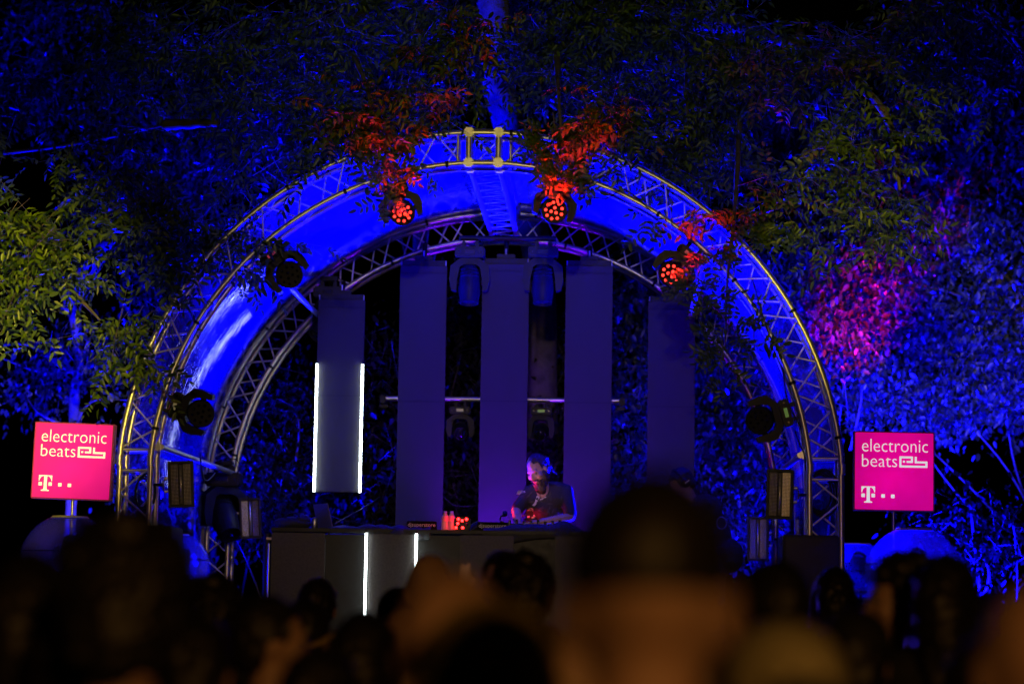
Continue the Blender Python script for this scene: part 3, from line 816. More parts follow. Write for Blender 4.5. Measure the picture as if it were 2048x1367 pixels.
# bottles, can, laptop
def plastic(name, c, a=.35):
    m = bpy.data.materials.new(name); m.use_nodes = True; nt = m.node_tree; b = nt.nodes['Principled BSDF']; out = nt.nodes['Material Output']
    b.inputs['Base Color'].default_value = (*c, 1); b.inputs['Roughness'].default_value = .08
    tr = nt.nodes.new('ShaderNodeBsdfTransparent'); mx = nt.nodes.new('ShaderNodeMixShader'); mx.inputs[0].default_value = a
    nt.links.new(tr.outputs[0], mx.inputs[1]); nt.links.new(b.outputs[0], mx.inputs[2]); nt.links.new(mx.outputs[0], out.inputs[0]); return m
M_PET = plastic('clear_pet', (.8, .8, .85), .45); M_LABEL = mat('pink_label', (.75, .35, .35), .5); M_CAPB = mat('blue_cap', (.25, .3, .7), .4)
for px, lab in ((890, 'clear water bottle with blue cap next to the name bar, behind its twin'), (903, 'clear water bottle with blue cap, the one of the pair nearer the red LED lamp')):
    p = at(px, 1055, YBO + .12); p.z = ZT
    rt = empty('water_bottle', p); tag(rt, lab, 'bottle', 'water bottles on the booth')
    mb = MB(); mb.lathe([(0, 0), (.03, .002), (.032, .01), (.030, .03), (.032, .05), (.032, .095), (.024, .12), (.013, .135), (.013, .14)], 20); mobj('bottle', mb.mesh('bottle', True), M_PET, rt)
    mb = MB(); mb.lathe([(.0328, .072), (.0328, .098), (.026, .116)], 20); mobj('label', mb.mesh('label', True), M_LABEL, rt)
    mb = MB(); mb.lathe([(.0145, .136), (.0145, .153), (.012, .155), (0, .155)], 16); mobj('cap', mb.mesh('cap', True), M_CAPB, rt)
p = at(629, 1052, YBO + .2); p.z = ZT
rt = empty('drink_can', p); tag(rt, 'small metal drink can beside the laptop', 'can')
mb = MB(); mb.lathe([(0, 0), (.022, 0), (.026, .006), (.026, .08), (.021, .09), (0, .088)], 20); me = mb.mesh('body', True); smooth_by_angle(me, 35); mobj('body', me, M_STEEL, rt)
mb = MB(); mb.tube([(-.008, 0, .091), (.008, 0, .092)], .004, 6); mb.build('tab', M_STEEL, rt)
p = at(650, 1050, YBO + .25); p.z = ZT
rt = empty('laptop', p, Matrix.Rotation(R(-60), 3, 'Z')); tag(rt, 'open laptop seen from behind at the end of the booth', 'laptop')
MB().box((0, .13, .009), (.30, .22, .016), bev=.004).build('keyboard_base', mat('laptop_grey', (.25, .25, .27), .35, .6), rt)
MB().box((0, -.02, .105), (.30, .008, .2), rot=Matrix.Rotation(R(14), 3, 'X'), bev=.003).build('screen_lid', mat('laptop_grey'), rt)
rod('hinge', (-.12, .012, .012), (.12, .012, .012), .008, M_BLACK, rt)
# small kit bags
for (px, lab, s) in ((585, 'soft black bag lying at the laptop end of the booth', 1.0),):
    p = at(px, 1052, YBO + .45); p.z = ZT
    rt = empty('kit_bag', p); tag(rt, lab, 'bag')
    mb = MB(); mb.ell((0, 0, .05), (.16, .1, .055)); mb.ell((.08, 0, .075), (.07, .08, .05)); mb.build('bag', M_CLOTH, rt, True)
    mb = MB(); mb.tube([(-.06, -.05, .09), (-.03, -.06, .13), (.04, -.06, .13), (.07, -.05, .1)], .008, 6); mb.build('handle', M_BLACK, rt)
# black monitor on a stand at the booth end
p = at(533, 1150, YBO + .35)
rt = empty('cable_stand', (p.x, p.y, STAGE_Z)); tag(rt, 'dark stand with a yellow tag beside the booth end', 'stand')
rod('pole', (0, 0, 0), (0, 0, zt - STAGE_Z - .02), .035, M_BLACK, rt); rod('inner_pole', (.02, -.03, .2), (.02, -.03, zt - STAGE_Z - .1), .012, M_STEEL, rt)
MB().box((.02, -.04, zt - STAGE_Z - .06), (.05, .02, .02), bev=.003).build('tag', mat('yellow_tag', (.8, .6, .2), .5), rt)
MB().box((0, 0, .012), (.3, .3, .024), bev=.004).build('foot', M_BLACK, rt)

# ================================================================== SPEAKERS
def speaker(px0, px1, pyt, label):
    Y = -.55
    a, b = at(px0, pyt, Y), at(px1, pyt, Y); w = b.x - a.x; h = a.z - STAGE_Z
    rt = empty('speaker_cabinet', ((a.x + b.x) / 2, Y + .25, STAGE_Z)); tag(rt, label, 'speaker')
    for k in range(2):
        MB().box((0, 0, h * (.25 + .5 * k)), (w, .5, h * .497), bev=.01).build('cabinet', mat('speaker_paint', (.012, .011, .010), .7, noise=.3, nscale=90, bump=.3), rt)
        gr = MB().box((0, -.256, h * (.25 + .5 * k)), (w - .04, .014, h * .5 - .04), bev=.004).build('grille', mat('grille', (.015, .014, .014), .6, noise=.4, nscale=160), rt)
        rod('handle', (w / 2 + .004, -.08, h * (.25 + .5 * k)), (w / 2 + .004, .08, h * (.25 + .5 * k)), .012, M_BLACKG, rt)
speaker(248, 343, 1049, 'black speaker cabinet before the front truss leg, at the laptop end')
speaker(1566, 1679, 1068, 'black speaker cabinet before the front truss leg that holds the coiled cable')

# coiled cable hung in the right leg
rt = empty('coiled_cable', at(1640, 985, .12)); tag(rt, 'black cable hung in loops inside the front truss leg', 'cable')
for k in range(4):
    mb = MB(); r = .11 + .012 * k
    mb.tube([(r * math.cos(a) * .8 + .01 * k, .012 * k, r * 1.25 * math.sin(a)) for a in np.linspace(0, 2 * math.pi, 26)], .009, 6); mb.build('loop', M_BLACK, rt, True)
rt = empty('coiled_cable', at(285, 985, .12)); tag(rt, 'black cable bundle hung inside the truss leg at the laptop end', 'cable')
for k in range(3):
    mb = MB(); r = .07 + .012 * k
    mb.tube([(r * math.cos(a) * .8 + .01 * k, .012 * k, r * 1.6 * math.sin(a)) for a in np.linspace(0, 2 * math.pi, 26)], .009, 6); mb.build('loop', M_BLACK, rt, True)
# loose wires slung along the arches
def wire(pts, label, r=.006, m=None):
    pts = [Vector(p) for p in pts]; rt = MB()
    sm = []
    for i in range(len(pts) - 1):
        p0, p1, p2, p3 = pts[max(i - 1, 0)], pts[i], pts[i + 1], pts[min(i + 2, len(pts) - 1)]
        for k in range(8):
            t = k / 8; sm.append(.5 * ((2 * p1) + (p2 - p0) * t + (2 * p0 - 5 * p1 + 4 * p2 - p3) * t * t + (3 * p1 - p0 - 3 * p2 + p3) * t ** 3))
    sm.append(pts[-1]); off = pts[0]
    rt.tube([p - off for p in sm], r, 6); o = rt.build('hanging_wire', m or M_BLACK, None, True); o.location = off; tag(o, label, 'cable')
wire([at(1180, 395, -.02), at(1215, 396, -.02), at(1250, 380, -.02), at(1300, 420, -.02)], 'thin black wire from the orange leaf lamp to the arch')
wire([at(1505, 560, .0), at(1535, 660, -.03), at(1562, 720, .0), at(1575, 800, -.02), at(1605, 860, .0)], 'black wire slung down the inner chord toward the green display lamp')
wire([at(1590, 860, .0), at(1600, 890, -.05), at(1608, 905, 0), at(1612, 940, 0)], 'short black wire hanging below the green display lamp')
wire([at(400, 905, .4), at(405, 950, .3), at(415, 960, .6), at(430, 945, 1.5)], 'thin wire drooping beneath the low spreader pipe')
wire([at(885, 990, YB), at(905, 1008, YB), at(930, 1012, YB), at(958, 1010, YB)], 'thin wire drooping in the gap behind the red LED lamp')
wire([at(668, 1048, 1.2), at(700, 1030, 2.0), at(740, 1008, 3), at(760, 992, YB)], 'cable rising from the booth top past the laptop')

# ================================================================== SIGNS
def sign(pts, Y, label):
    # pts: photo corners tl,tr,br,bl
    tl, tr, br_, bl = [at(x, y, Y) for x, y in pts]
    c = (tl + tr + br_ + bl) / 4; W = ((tr - tl).length + (br_ - bl).length) / 2; Hh = ((tl - bl).length + (tr - br_).length) / 2
    tilt = math.atan2((tr - tl).z, (tr - tl).x)
    rt = empty('light_box_sign', (c.x, Y, 0)); tag(rt, label, 'sign')
    Rm = Matrix.Rotation(-tilt, 3, 'Y')
    B = Matrix.Translation((0, 0, c.z)) @ Rm.to_4x4()
    mb = MB(); mb.box((0, .05, 0), (W, .1, Hh), bev=.004); o = mb.build('box', mat('sign_side', (.25, .0, .08), .5), rt); o.matrix_local = B
    MB().box((0, -.004, 0), (W - .02, .008, Hh - .02), bev=.003).build('lit_face', M_PINK, rt).matrix_local = B
    S = lambda u, v: (-W / 2 + u * W, Hh / 2 - v * Hh)     # u right, v down (0..1)
    front = B @ Matrix.Translation((0, -.0105, 0))
    for (txt, u0, u1, v0, v1) in (('electronic', .10, .915, .098, .258), ('beats', .10, .535, .292, .447)):
        x0, z1 = S(u0, v0); x1, z0 = S(u1, v1)
        mobj('lettering', text_mesh(txt, x0, x1, z0, z1, Matrix.Identity(4), -.012), M_SIGNW, rt).matrix_local = front
    zx = lambda x, y: ((x - 120) / 1105.0, (y - 140) / 1098.0)
    path = [(842, 556), (914, 556), (914, 494), (756, 494), (756, 620), (1112, 620), (1112, 560), (966, 560), (966, 484)]
    hw = 13.5; L = []; Rr = []
    P2 = [Vector(p) for p in path]
    for i, p in enumerate(P2):
        d0 = (p - P2[i - 1]).normalized() if i else (P2[1] - p).normalized()
        d1 = (P2[i + 1] - p).normalized() if i < len(P2) - 1 else d0
        n0 = Vector((-d0.y, d0.x)); n1 = Vector((-d1.y, d1.x)); n = (n0 + n1)
        n = n / n.length; k = hw / max(n.dot(n0), .3)
        L.append(p + n * k); Rr.append(p - n * k)
    mb = MB(); vs = []; fs = []
    for q in L + Rr:
        u, v = zx(q.x, q.y); x, z = S(u, v); vs.append((x, 0, z))
    n = len(L)
    for i in range(n - 1): fs.append((i, i + 1, n + i + 1, n + i))
    mb.add(vs, fs)
    def rect(x0, y0, x1, y1):
        q = []
        for (x, y) in ((x0, y0), (x1, y0), (x1, y1), (x0, y1)):
            u, v = zx(x, y); a, b = S(u, v); q.append((a, 0, b))
        mb.add(q, [(0, 1, 2, 3)])
    mb.build('emblem', M_SIGNW, rt).matrix_local = front
    mb = MB(); rect(791, 541, 818, 567); mb.build('emblem_dot', M_SIGNW, rt).matrix_local = front
    mb = MB()
    T = [(225, 903), (410, 903), (410, 985), (401, 985), (396, 962), (386, 940), (372, 925), (356, 918), (340, 916), (340, 1092), (348, 1108), (372, 1113), (372, 1127), (262, 1127), (262, 1113), (286, 1108), (297, 1092), (297, 916), (280, 918), (263, 925), (249, 940), (239, 962), (234, 985), (225, 985)]
    q = []
    for (x, y) in T:
        u, v = zx(x, y); a, b = S(u, v); q.append((a, 0, b))
    mb.add(q, [tuple(range(len(q)))])
    mb.build('logo', M_SIGNW, rt).matrix_local = front
    for rc in ((225, 1003, 272, 1052), (363, 1003, 410, 1052), (498, 1008, 545, 1055), (630, 1010, 678, 1058)):
        mb = MB(); rect(*rc); mb.build('logo_square', M_SIGNW, rt).matrix_local = front
    rod('pole', (0, .05, 0), (0, .05, c.z - Hh / 2 + .02), .012, M_STEEL, rt)
    MB().box((0, .05, .01), (.45, .45, .02), bev=.004).build('foot_plate', M_STEEL, rt)
def pink():
    m = bpy.data.materials.new('lit_pink_fabric'); m.use_nodes = True; nt = m.node_tree; b = nt.nodes['Principled BSDF']
    b.inputs['Base Color'].default_value = (.55, .0, .16, 1); b.inputs['Roughness'].default_value = .7
    n = nt.nodes.new('ShaderNodeTexNoise'); n.inputs['Scale'].default_value = 3.2; n.inputs['Detail'].default_value = 3
    tc = nt.nodes.new('ShaderNodeTexCoord'); nt.links.new(tc.outputs['Object'], n.inputs['Vector'])
    mr = nt.nodes.new('ShaderNodeMapRange'); mr.inputs['To Min'].default_value = .7; mr.inputs['To Max'].default_value = 1.08
    mr.inputs['From Min'].default_value = .25; mr.inputs['From Max'].default_value = .75
    nt.links.new(n.outputs['Fac'], mr.inputs['Value']); nt.links.new(mr.outputs[0], b.inputs['Emission Strength'])
    b.inputs['Emission Color'].default_value = (.72, .0, .22, 1)
    # the lamps sit in the middle of the box: the cloth dims toward its edges
    gm = nt.nodes.new('ShaderNodeMapping'); gm.inputs['Scale'].default_value = (2.1, 0, 2.1); gm.inputs['Location'].default_value = (0, 0, -.12)
    gr = nt.nodes.new('ShaderNodeTexGradient'); gr.gradient_type = 'SPHERICAL'; nt.links.new(tc.outputs['Object'], gm.inputs[0]); nt.links.new(gm.outputs[0], gr.inputs[0])
    g2 = nt.nodes.new('ShaderNodeMapRange'); g2.inputs['To Min'].default_value = .68; g2.inputs['To Max'].default_value = 1.12; g2.inputs['From Max'].default_value = .8
    mu = nt.nodes.new('ShaderNodeMath'); mu.operation = 'MULTIPLY'; nt.links.new(gr.outputs[1], g2.inputs['Value']); nt.links.new(g2.outputs[0], mu.inputs[0]); nt.links.new(mr.outputs[0], mu.inputs[1]); nt.links.new(mu.outputs[0], b.inputs['Emission Strength'])
    bp = nt.nodes.new('ShaderNodeBump'); bp.inputs['Strength'].default_value = .3; nt.links.new(n.outputs['Fac'], bp.inputs['Height']); nt.links.new(bp.outputs[0], b.inputs['Normal'])
    return m
M_PINK = pink(); M_SIGNW = mat('lit_white_print', (.8, .85, .7), .6, emit=(.74, .80, .62), estr=.85)
sign([(69, 842), (227, 848), (222, 1001), (62, 996)], -.2, 'square magenta light box with white lettering on a pole beside the bare twisted tree')
sign([(1709, 861), (1870, 864), (1868, 1023), (1706, 1020)], -.2, 'square magenta light box with white lettering on a pole above the large clear dome')

# ================================================================== WEATHER DOMES over lamps
def dome_mat():
    m = bpy.data.materials.new('clear_dome'); m.use_nodes = True; nt = m.node_tree; b = nt.nodes['Principled BSDF']; out = nt.nodes['Material Output']
    b.inputs['Base Color'].default_value = (.25, .26, .6, 1); b.inputs['Roughness'].default_value = .1
    n = nt.nodes.new('ShaderNodeTexNoise'); n.inputs['Scale'].default_value = 7; tc = nt.nodes.new('ShaderNodeTexCoord'); mp = nt.nodes.new('ShaderNodeMapping'); mp.inputs['Scale'].default_value = (2.5, 2.5, .5)
    nt.links.new(tc.outputs['Object'], mp.inputs[0]); nt.links.new(mp.outputs[0], n.inputs['Vector'])
    bp = nt.nodes.new('ShaderNodeBump'); bp.inputs['Strength'].default_value = .35; bp.inputs['Distance'].default_value = .02; nt.links.new(n.outputs['Fac'], bp.inputs['Height']); nt.links.new(bp.outputs[0], b.inputs['Normal'])
    tr = nt.nodes.new('ShaderNodeBsdfTransparent'); tl = nt.nodes.new('ShaderNodeBsdfTranslucent'); tl.inputs[0].default_value = (.3, .32, .8, 1)
    m1 = nt.nodes.new('ShaderNodeMixShader'); m1.inputs[0].default_value = .5; nt.links.new(b.outputs[0], m1.inputs[1]); nt.links.new(tl.outputs[0], m1.inputs[2])
    mx = nt.nodes.new('ShaderNodeMixShader'); mx.inputs[0].default_value = .42
    nt.links.new(tr.outputs[0], mx.inputs[1]); nt.links.new(m1.outputs[0], mx.inputs[2]); nt.links.new(mx.outputs[0], out.inputs[0]); return m
M_DOME = dome_mat(); M_RING = mat('dome_vent', (.8, .8, .55), .4)
def dome(pxc, pyt, Y, rad, label, lamp_label, tower_label, blue, fill_label):
    top = at(pxc, pyt, Y); hgt = rad * 1.5; z0 = top.z - hgt
    rt = empty('weather_dome', (top.x, Y, z0)); tag(rt, label, 'dome', 'inflated weather domes over lamps')
    mb = MB(); pr = [(rad * .90, 0), (rad * .97, hgt * .16), (rad, hgt * .36)]
    for k in range(1, 13):
        a = math.acos(.38) * k / 12; pr.append((rad * math.cos(a), hgt * .36 + hgt * .61 * math.sin(a) / math.sin(math.acos(.38))))
    mb.lathe(pr, 40); mobj('shell', mb.mesh('shell', True), M_DOME, rt)
    mb = MB(); mb.lathe([(rad * .40, hgt * .962), (rad * .36, hgt * .992), (0, hgt * 1.0)], 32); mobj('top_vent', mb.mesh('top_vent', True), M_RING, rt)
    mb = MB(); mb.tube([(rad * 1.0 * math.cos(a), rad * 1.0 * math.sin(a), 0.0) for a in np.linspace(0, 2 * math.pi, 33)], .02, 8); mb.build('base_ring', M_BLACK, rt, True)
    mb = MB(); mb.tube([(rad * .985 * math.cos(a), rad * .985 * math.sin(a), hgt * .5) for a in np.linspace(0, 2 * math.pi, 41)], .004, 6); mb.build('seam', M_BLACK, rt, True)
    tw = empty('lamp_tower', (top.x, Y, 0)); tag(tw, tower_label, 'tower')
    MB().box((0, 0, z0 / 2 - .02), (rad * 1.6, rad * 1.6, z0 - .04), bev=.01).build('cover', M_CLOTH, tw)
    MB().box((0, 0, z0 - .018), (rad * 1.95, rad * 1.95, .02), bev=.004).build('top_plate', M_BLACK, tw)
    moving_head((top.x, Y, z0 + .01), (0, 0, -1), (.2, -.5, .8), lamp_label, 'spot', scale=.62)
    par((top.x - rad * .5, Y + rad * .45, z0 + .1), (top.x + rad * .4, Y + rad * .3, z0 + hgt * .9), BLUE, blue, fill_label, 175, M_LENS, .4)  # blue light added inside to make the dome shell glow
dome(1828, 1055, -1.2, .345, 'large clear plastic dome, blue inside, below the magenta sign', 'moving lamp standing inside the large clear dome', 'black covered tower carrying the large clear dome', 60, 'blue fill light added on the floor of the large clear dome')
dome(1712, 1084, .6, .30, 'smaller clear plastic dome tucked behind the large one and the speaker', 'moving lamp with sparkling side inside the smaller dome', 'black covered tower carrying the smaller dome', 60, 'blue fill light added on the floor of the smaller dome')
dome(140, 1030, -1.2, .345, 'dark clear plastic dome, pink rimmed, below the sign near the twisted tree', 'moving lamp inside the dark dome near the twisted tree', 'black covered tower carrying the dark dome', 2, 'dim fill light added on the floor of the dark dome')
dome(352, 1066, .9, .28, 'clear plastic dome glowing blue behind the speaker at the laptop end', 'moving lamp inside the dome behind the speaker at the laptop end', 'black covered tower behind the speaker at the laptop end', 40, 'blue fill light added in the dome behind the laptop end speaker')

# ================================================================== TREES
def norm(a): return a / np.maximum(np.linalg.norm(a, axis=-1, keepdims=True), 1e-9)
def leaf_blades(B, D, Nn, L, W, fold=.25, droop=.15):
    """lozenge blades: base B, direction D, normal N, length L, width W (arrays)"""
    S = norm(np.cross(D, Nn)); Nn = np.cross(S, D)
    L = L[:, None]; W = W[:, None]
    tip = B + D * L - Nn * L * droop
    off = Nn * W * fold * .5
    r1 = B + D * L * .28 + S * W * .46 + off; l1 = B + D * L * .28 - S * W * .46 + off
    r2 = B + D * L * .66 + S * W * .38 + off * .7 - Nn * L * droop * .4; l2 = B + D * L * .66 - S * W * .38 + off * .7 - Nn * L * droop * .4
    n = len(B)
    V = np.stack([B, r1, r2, tip, l2, l1], 1).reshape(-1, 3)
    i = np.arange(n) * 6
    F = np.concatenate([np.stack([i, i + k, i + k + 1], 1) for k in (1, 2, 3, 4)])
    return V, F
def compound_leaves(P, A, U, L, rs, k=7):
    """pinnate leaves at P along A (unit) with up-ish U; returns V, F"""
    n = len(P)
    S = norm(np.cross(A, U)); U = np.cross(S, A)
    pos = [.30, .30, .53, .53, .76, .76, 1.0]
    sid = [1, -1, 1, -1, 1, -1, 0]
    Bs, Ds, Ns, Ls, Ws = [], [], [], [], []
    for t, s in zip(pos, sid):
        base = P + A * (L * t)[:, None] - U * (L * .18 * t * t)[:, None]
        if s: d = norm(A * .55 + S * s * .83 - U * .18 + rs.normal(0, .12, (n, 3)))
        else: d = norm(A - U * .3 + rs.normal(0, .1, (n, 3)))
        Bs.append(base); Ds.append(d); Ns.append(norm(U + rs.normal(0, .18, (n, 3))))
        ll = L * .42 * rs.uniform(.8, 1.1, n); Ls.append(ll); Ws.append(ll * rs.uniform(.32, .42, n))
    return leaf_blades(np.concatenate(Bs), np.concatenate(Ds), np.concatenate(Ns), np.concatenate(Ls), np.concatenate(Ws))
def vec(v): return np.array([v.x, v.y, v.z])
class Acc:
    def __init__(s): s.V = []; s.F = []; s.n = 0
    def add(s, V, F): s.V.append(V); s.F.append(F + s.n); s.n += len(V)
    def mesh(s, name): return np_mesh(name, np.concatenate(s.V), np.concatenate(s.F))
def twig_tris(P0, P1, r):
    """thin three sided twigs"""
    d = norm(P1 - P0); a = norm(np.cross(d, np.array([.3, .5, .81]))); b = np.cross(d, a); n = len(P0)
    ring = [a, -.5 * a + .87 * b, -.5 * a - .87 * b]
    V = np.stack([P0 + q * r for q in ring] + [P1 + q * r * .45 for q in ring], 1).reshape(-1, 3); i = np.arange(n) * 6; F = []
    for k in range(3):
        k2 = (k + 1) % 3
        F += [np.stack([i + k, i + k2, i + 3 + k2], 1), np.stack([i + k, i + 3 + k2, i + 3 + k], 1)]
    return V, np.concatenate(F)
def region_points(reg, rs):
    px, py, rx, ry, y0, y1, n = reg
    a = rs.uniform(0, 2 * np.pi, n); r = np.sqrt(rs.uniform(0, 1, n))
    return [vec(at(px + rx * r_ * math.cos(a_), py + ry * r_ * math.sin(a_), rs.uniform(y0, y1))) for a_, r_ in zip(a, r)]
def ash_crown(regs, seed, tw, lv, dens):
    rs = np.random.default_rng(seed)
    P = []
    for reg in regs: P += region_points((*reg[:6], int(reg[6] * dens)), rs)
    P = np.array(P); P = P[:max(1, len(P))]
    C = P[rs.permutation(len(P))[:max(8, len(P) // 11)]]
    P = C[rs.integers(0, len(C), len(P))] + rs.normal(0, 1, (len(P), 3)) * np.array([.14, .14, .11]); n = len(P)
    D = norm(np.stack([rs.normal(0, .7, n), rs.normal(-.35, .6, n), rs.normal(-.35, .45, n)], 1))
    Lt = rs.uniform(.25, .6, n)
    V, F = twig_tris(P - D * .15, P + D * Lt[:, None], .0035); tw.add(V, F)
    for k in range(6):
        t = (k + .5) / 5.5
        base = P + D * (Lt * min(t, 1))[:, None]
        side = norm(np.cross(D, np.array([0, 0, 1.0]))) * (1 if k % 2 else -1)
        A = norm(D * (.5 if k < 5 else 1.2) + side * (.8 if k < 5 else 0) + rs.normal(0, .25, (n, 3)) + np.array([0, -.05, -.25]))
        U = norm(np.array([0, -.9, .6]) + rs.normal(0, .35, (n, 3)))
        V, F = compound_leaves(base, A, U, rs.uniform(.13, .23, n), rs); lv.add(V, F)
def limb(pts, rads, name, parent, off, seg=9, m=M_BARK):
    pts = [Vector(p) for p in pts]; sm = []; rr = []
    for i in range(len(pts) - 1):
        p0, p1, p2, p3 = pts[max(i - 1, 0)], pts[i], pts[i + 1], pts[min(i + 2, len(pts) - 1)]
        for k in range(7):
            t = k / 7; q = .5 * ((2 * p1) + (p2 - p0) * t + (2 * p0 - 5 * p1 + 4 * p2 - p3) * t * t + (3 * p1 - p0 - 3 * p2 + p3) * t ** 3)
            r = rads[i] + (rads[i + 1] - rads[i]) * t
            sm.append(q + Vector((random.uniform(-1, 1), random.uniform(-1, 1), random.uniform(-1, 1))) * r * .12 - off); rr.append(r * random.uniform(.92, 1.08))
    sm.append(pts[-1] - off); rr.append(rads[-1])
    return MB().tube(sm, rr, seg).build(name, m, parent, True)

# ---- big ash behind the stage, its boughs reaching forward over the arch
tb = at(1082, 700, 6.6); tb.z = 0
ash = empty('ash_tree', tb); tag(ash, 'big ash tree rising behind the grey columns, boughs reaching over the arch', 'tree')
limb([tb, (tb.x, 6.6, 3.0), at(1075, 520, 6.6), at(1000, 180, 6.3), at(985, -60, 6.0), at(970, -350, 5.6)], [.24, .19, .17, .17, .15, .10], 'trunk', ash, tb, 14)
H0 = at(1000, 120, 6.3); H1 = at(985, -60, 6.0)
limb([H0, at(1150, 60, 4), at(1500, 60, 1.5), at(1750, 200, .3), at(1800, 380, -.2)], [.12, .09, .06, .035, .012], 'branch', ash, tb)
limb([H0, at(1120, 150, 4), at(1115, 110, 1.2), at(1118, 200, -.1), at(1125, 300, -.25)], [.09, .06, .035, .015, .006], 'branch', ash, tb)
limb([H1, at(800, 0, 3.5), at(700, 60, 1.0), at(735, 180, -.1), at(760, 300, -.25)], [.10, .06, .035, .015, .006], 'branch', ash, tb)
limb([at(1500, 60, 1.5), at(1480, 250, .6), at(1470, 420, 0), at(1455, 560, -.3), at(1450, 700, -.3)], [.05, .03, .018, .012, .005], 'branch', ash, tb)
limb([H1, at(1300, -60, 4), at(1700, -20, 2), at(1960, 20, 1.0), at(2060, 120, .6)], [.10, .07, .05, .035, .02], 'branch', ash, tb)
limb([at(1375, 0, 1.8), at(1372, 160, .8), at(1378, 260, .4), at(1390, 330, .2)], [.02, .014, .010, .005], 'branch', ash, tb)
regA = [(1350, 120, 330, 150, -.4, 3.0, 330), (1650, 230, 230, 180, -.4, 2.5, 260), (1880, 130, 200, 170, 0, 2.5, 130), (1120, 60, 160, 110, 0, 3.0, 110),
        (850, 90, 200, 120, -.2, 3.0, 150), (1690, 420, 100, 75, -.3, .6, 75), (1540, 370, 110, 70, -.2, .8, 60), (1400, 290, 110, 90, 0, 1.2, 60),
        (1130, 190, 130, 60, -.4, .5, 55), (1290, 60, 260, 100, .5, 3.5, 120), (700, 200, 60, 60, -.3, .3, 18), (880, 215, 70, 40, -.3, .6, 14), (960, 230, 80, 30, 2, 4, 20)]
tw, lv = Acc(), Acc(); ash_crown(regA, 21, tw, lv, .52)
o = tw.mesh('twig_mass'); o = mobj('twigs', o, M_BARK, ash); o.location = -tb; tag(o, kind='stuff')
o = mobj('crown', lv.mesh('crown'), M_LEAF_A, ash); o.location = -tb; tag(o, kind='stuff')

# hanging sprays of large leaves around the red lamps: each compound leaf is a piece of its own
LEAFV = []
for s in range(6):
    rs = np.random.default_rng(100 + s)
    acc = Acc(); V, F = compound_leaves(np.zeros((1, 3)), np.array([[0, -1., 0]]), np.array([[0, 0, 1.]]), np.array([1.0]), rs); acc.add(V, F)
    V, F = twig_tris(np.zeros((1, 3)), np.array([[0, -.95, -.16]]), .012); acc.add(V, F)
    me = acc.mesh('ash_leaf'); me.materials.append(M_LEAF_A); LEAFV.append(me)
sprays = [((730, 232), (20, 20), 12, -.12), ((760, 295), (28, 34), 32, -.13), ((785, 345), (24, 26), 26, -.16), ((768, 400), (8, 26), 6, -.20),
          ((1106, 282), (28, 32), 42, -.13), ((1124, 328), (30, 30), 42, -.14), ((1138, 365), (22, 16), 24, -.18), ((1160, 310), (22, 22), 10, -.12),
          ((1497, 460), (34, 20), 30, -.14), ((1420, 512), (24, 18), 18, -.16), ((1540, 470), (36, 26), 14, -.14),
          ((1398, 556), (22, 16), 10, -.34), ((1400, 590), (40, 30), 14, -.4), ((1455, 640), (45, 60), 28, -.42), ((1445, 730), (28, 50), 18, -.42), ((1345, 450), (34, 24), 12, -.3), ((1510, 690), (24, 20), 5, -.35)]
for (cx, cy), (rx, ry), n, Y in sprays:
    c = at(cx, cy - ry - 25, Y + .05); e = at(cx, cy + ry * .4, Y)
    br = limb([c, (c + e) / 2 + Vector((random.uniform(-.03, .03), 0, 0)), e], [.007, .005, .003], 'hanging_twig', ash, tb, 6)
    for k in range(n):
        a = random.uniform(0, 6.28); r = math.sqrt(random.random())
        p = at(cx + rx * r * math.cos(a), cy - 8 + ry * r * math.sin(a), Y + random.uniform(-.07, .07))
        d = Vector((math.cos(a) * .8 + random.uniform(-.5, .5), random.uniform(-.4, .15), -abs(random.gauss(.55, .4)) + .15)).normalized()
        up = Vector((random.uniform(-.5, .5), -1, random.uniform(.0, .7))).normalized()
        xv = (-d).cross(up).normalized() * -1; zv = xv.cross(-d) * -1
        q = Matrix((xv, -d, xv.cross(-d))).transposed()
        s = random.uniform(.12, .20)
        mobj('leaf', random.choice(LEAFV), None, br, Matrix.Translation(p - tb) @ q.to_4x4() @ Matrix.Scale(s, 4))

# ---- ash standing outside the view on the sign side, boughs over the sign
tb2 = Vector((-7.2, .8, 0)); ash2 = empty('ash_tree', tb2); tag(ash2, 'ash tree with yellow green lit boughs hanging over the sign by the twisted tree', 'tree')
limb([tb2, (-7.1, .8, 2.5), (-6.9, .9, 5), (-6.6, 1.0, 8)], [.26, .21, .17, .1], 'trunk', ash2, tb2, 14)
limb([(-6.9, .9, 5), at(60, 300, 2.2), at(330, 250, 1.2), at(420, 240, .5)], [.05, .018, .012, .012], 'branch', ash2, tb2)
limb([(-6.9, .9, 4.4), at(0, 480, .2), at(100, 540, 0), at(200, 640, -.3)], [.07, .05, .03, .008], 'branch', ash2, tb2)
limb([(-6.8, 1, 6), at(100, -70, 1), at(350, -90, 1.2), at(600, -60, 1.5)], [.09, .06, .05, .02], 'branch', ash2, tb2)
limb([at(330, 250, .6), at(375, 248, .5), at(435, 246, .2)], [.05, .04, .03], 'branch', ash2, tb2)
regB = [(70, 540, 100, 70, -.6, .4, 90), (185, 640, 65, 80, -.6, 0, 100), (120, 380, 210, 130, -.4, 1.2, 80), (330, 230, 200, 170, -.2, 1.6, 110), (100, 150, 220, 170, .2, 2.2, 80),
        (450, 100, 220, 130, .2, 2.4, 200), (530, 250, 110, 90, .2, 2.0, 70), (400, 410, 100, 90, -.2, 1.0, 60), (380, 510, 90, 50, -.2, .6, 32), (60, 480, 100, 80, -.5, .4, 60), (640, 120, 110, 110, .2, 2.0, 80)]
tw, lv = Acc(), Acc(); ash_crown(regB, 22, tw, lv, .42)
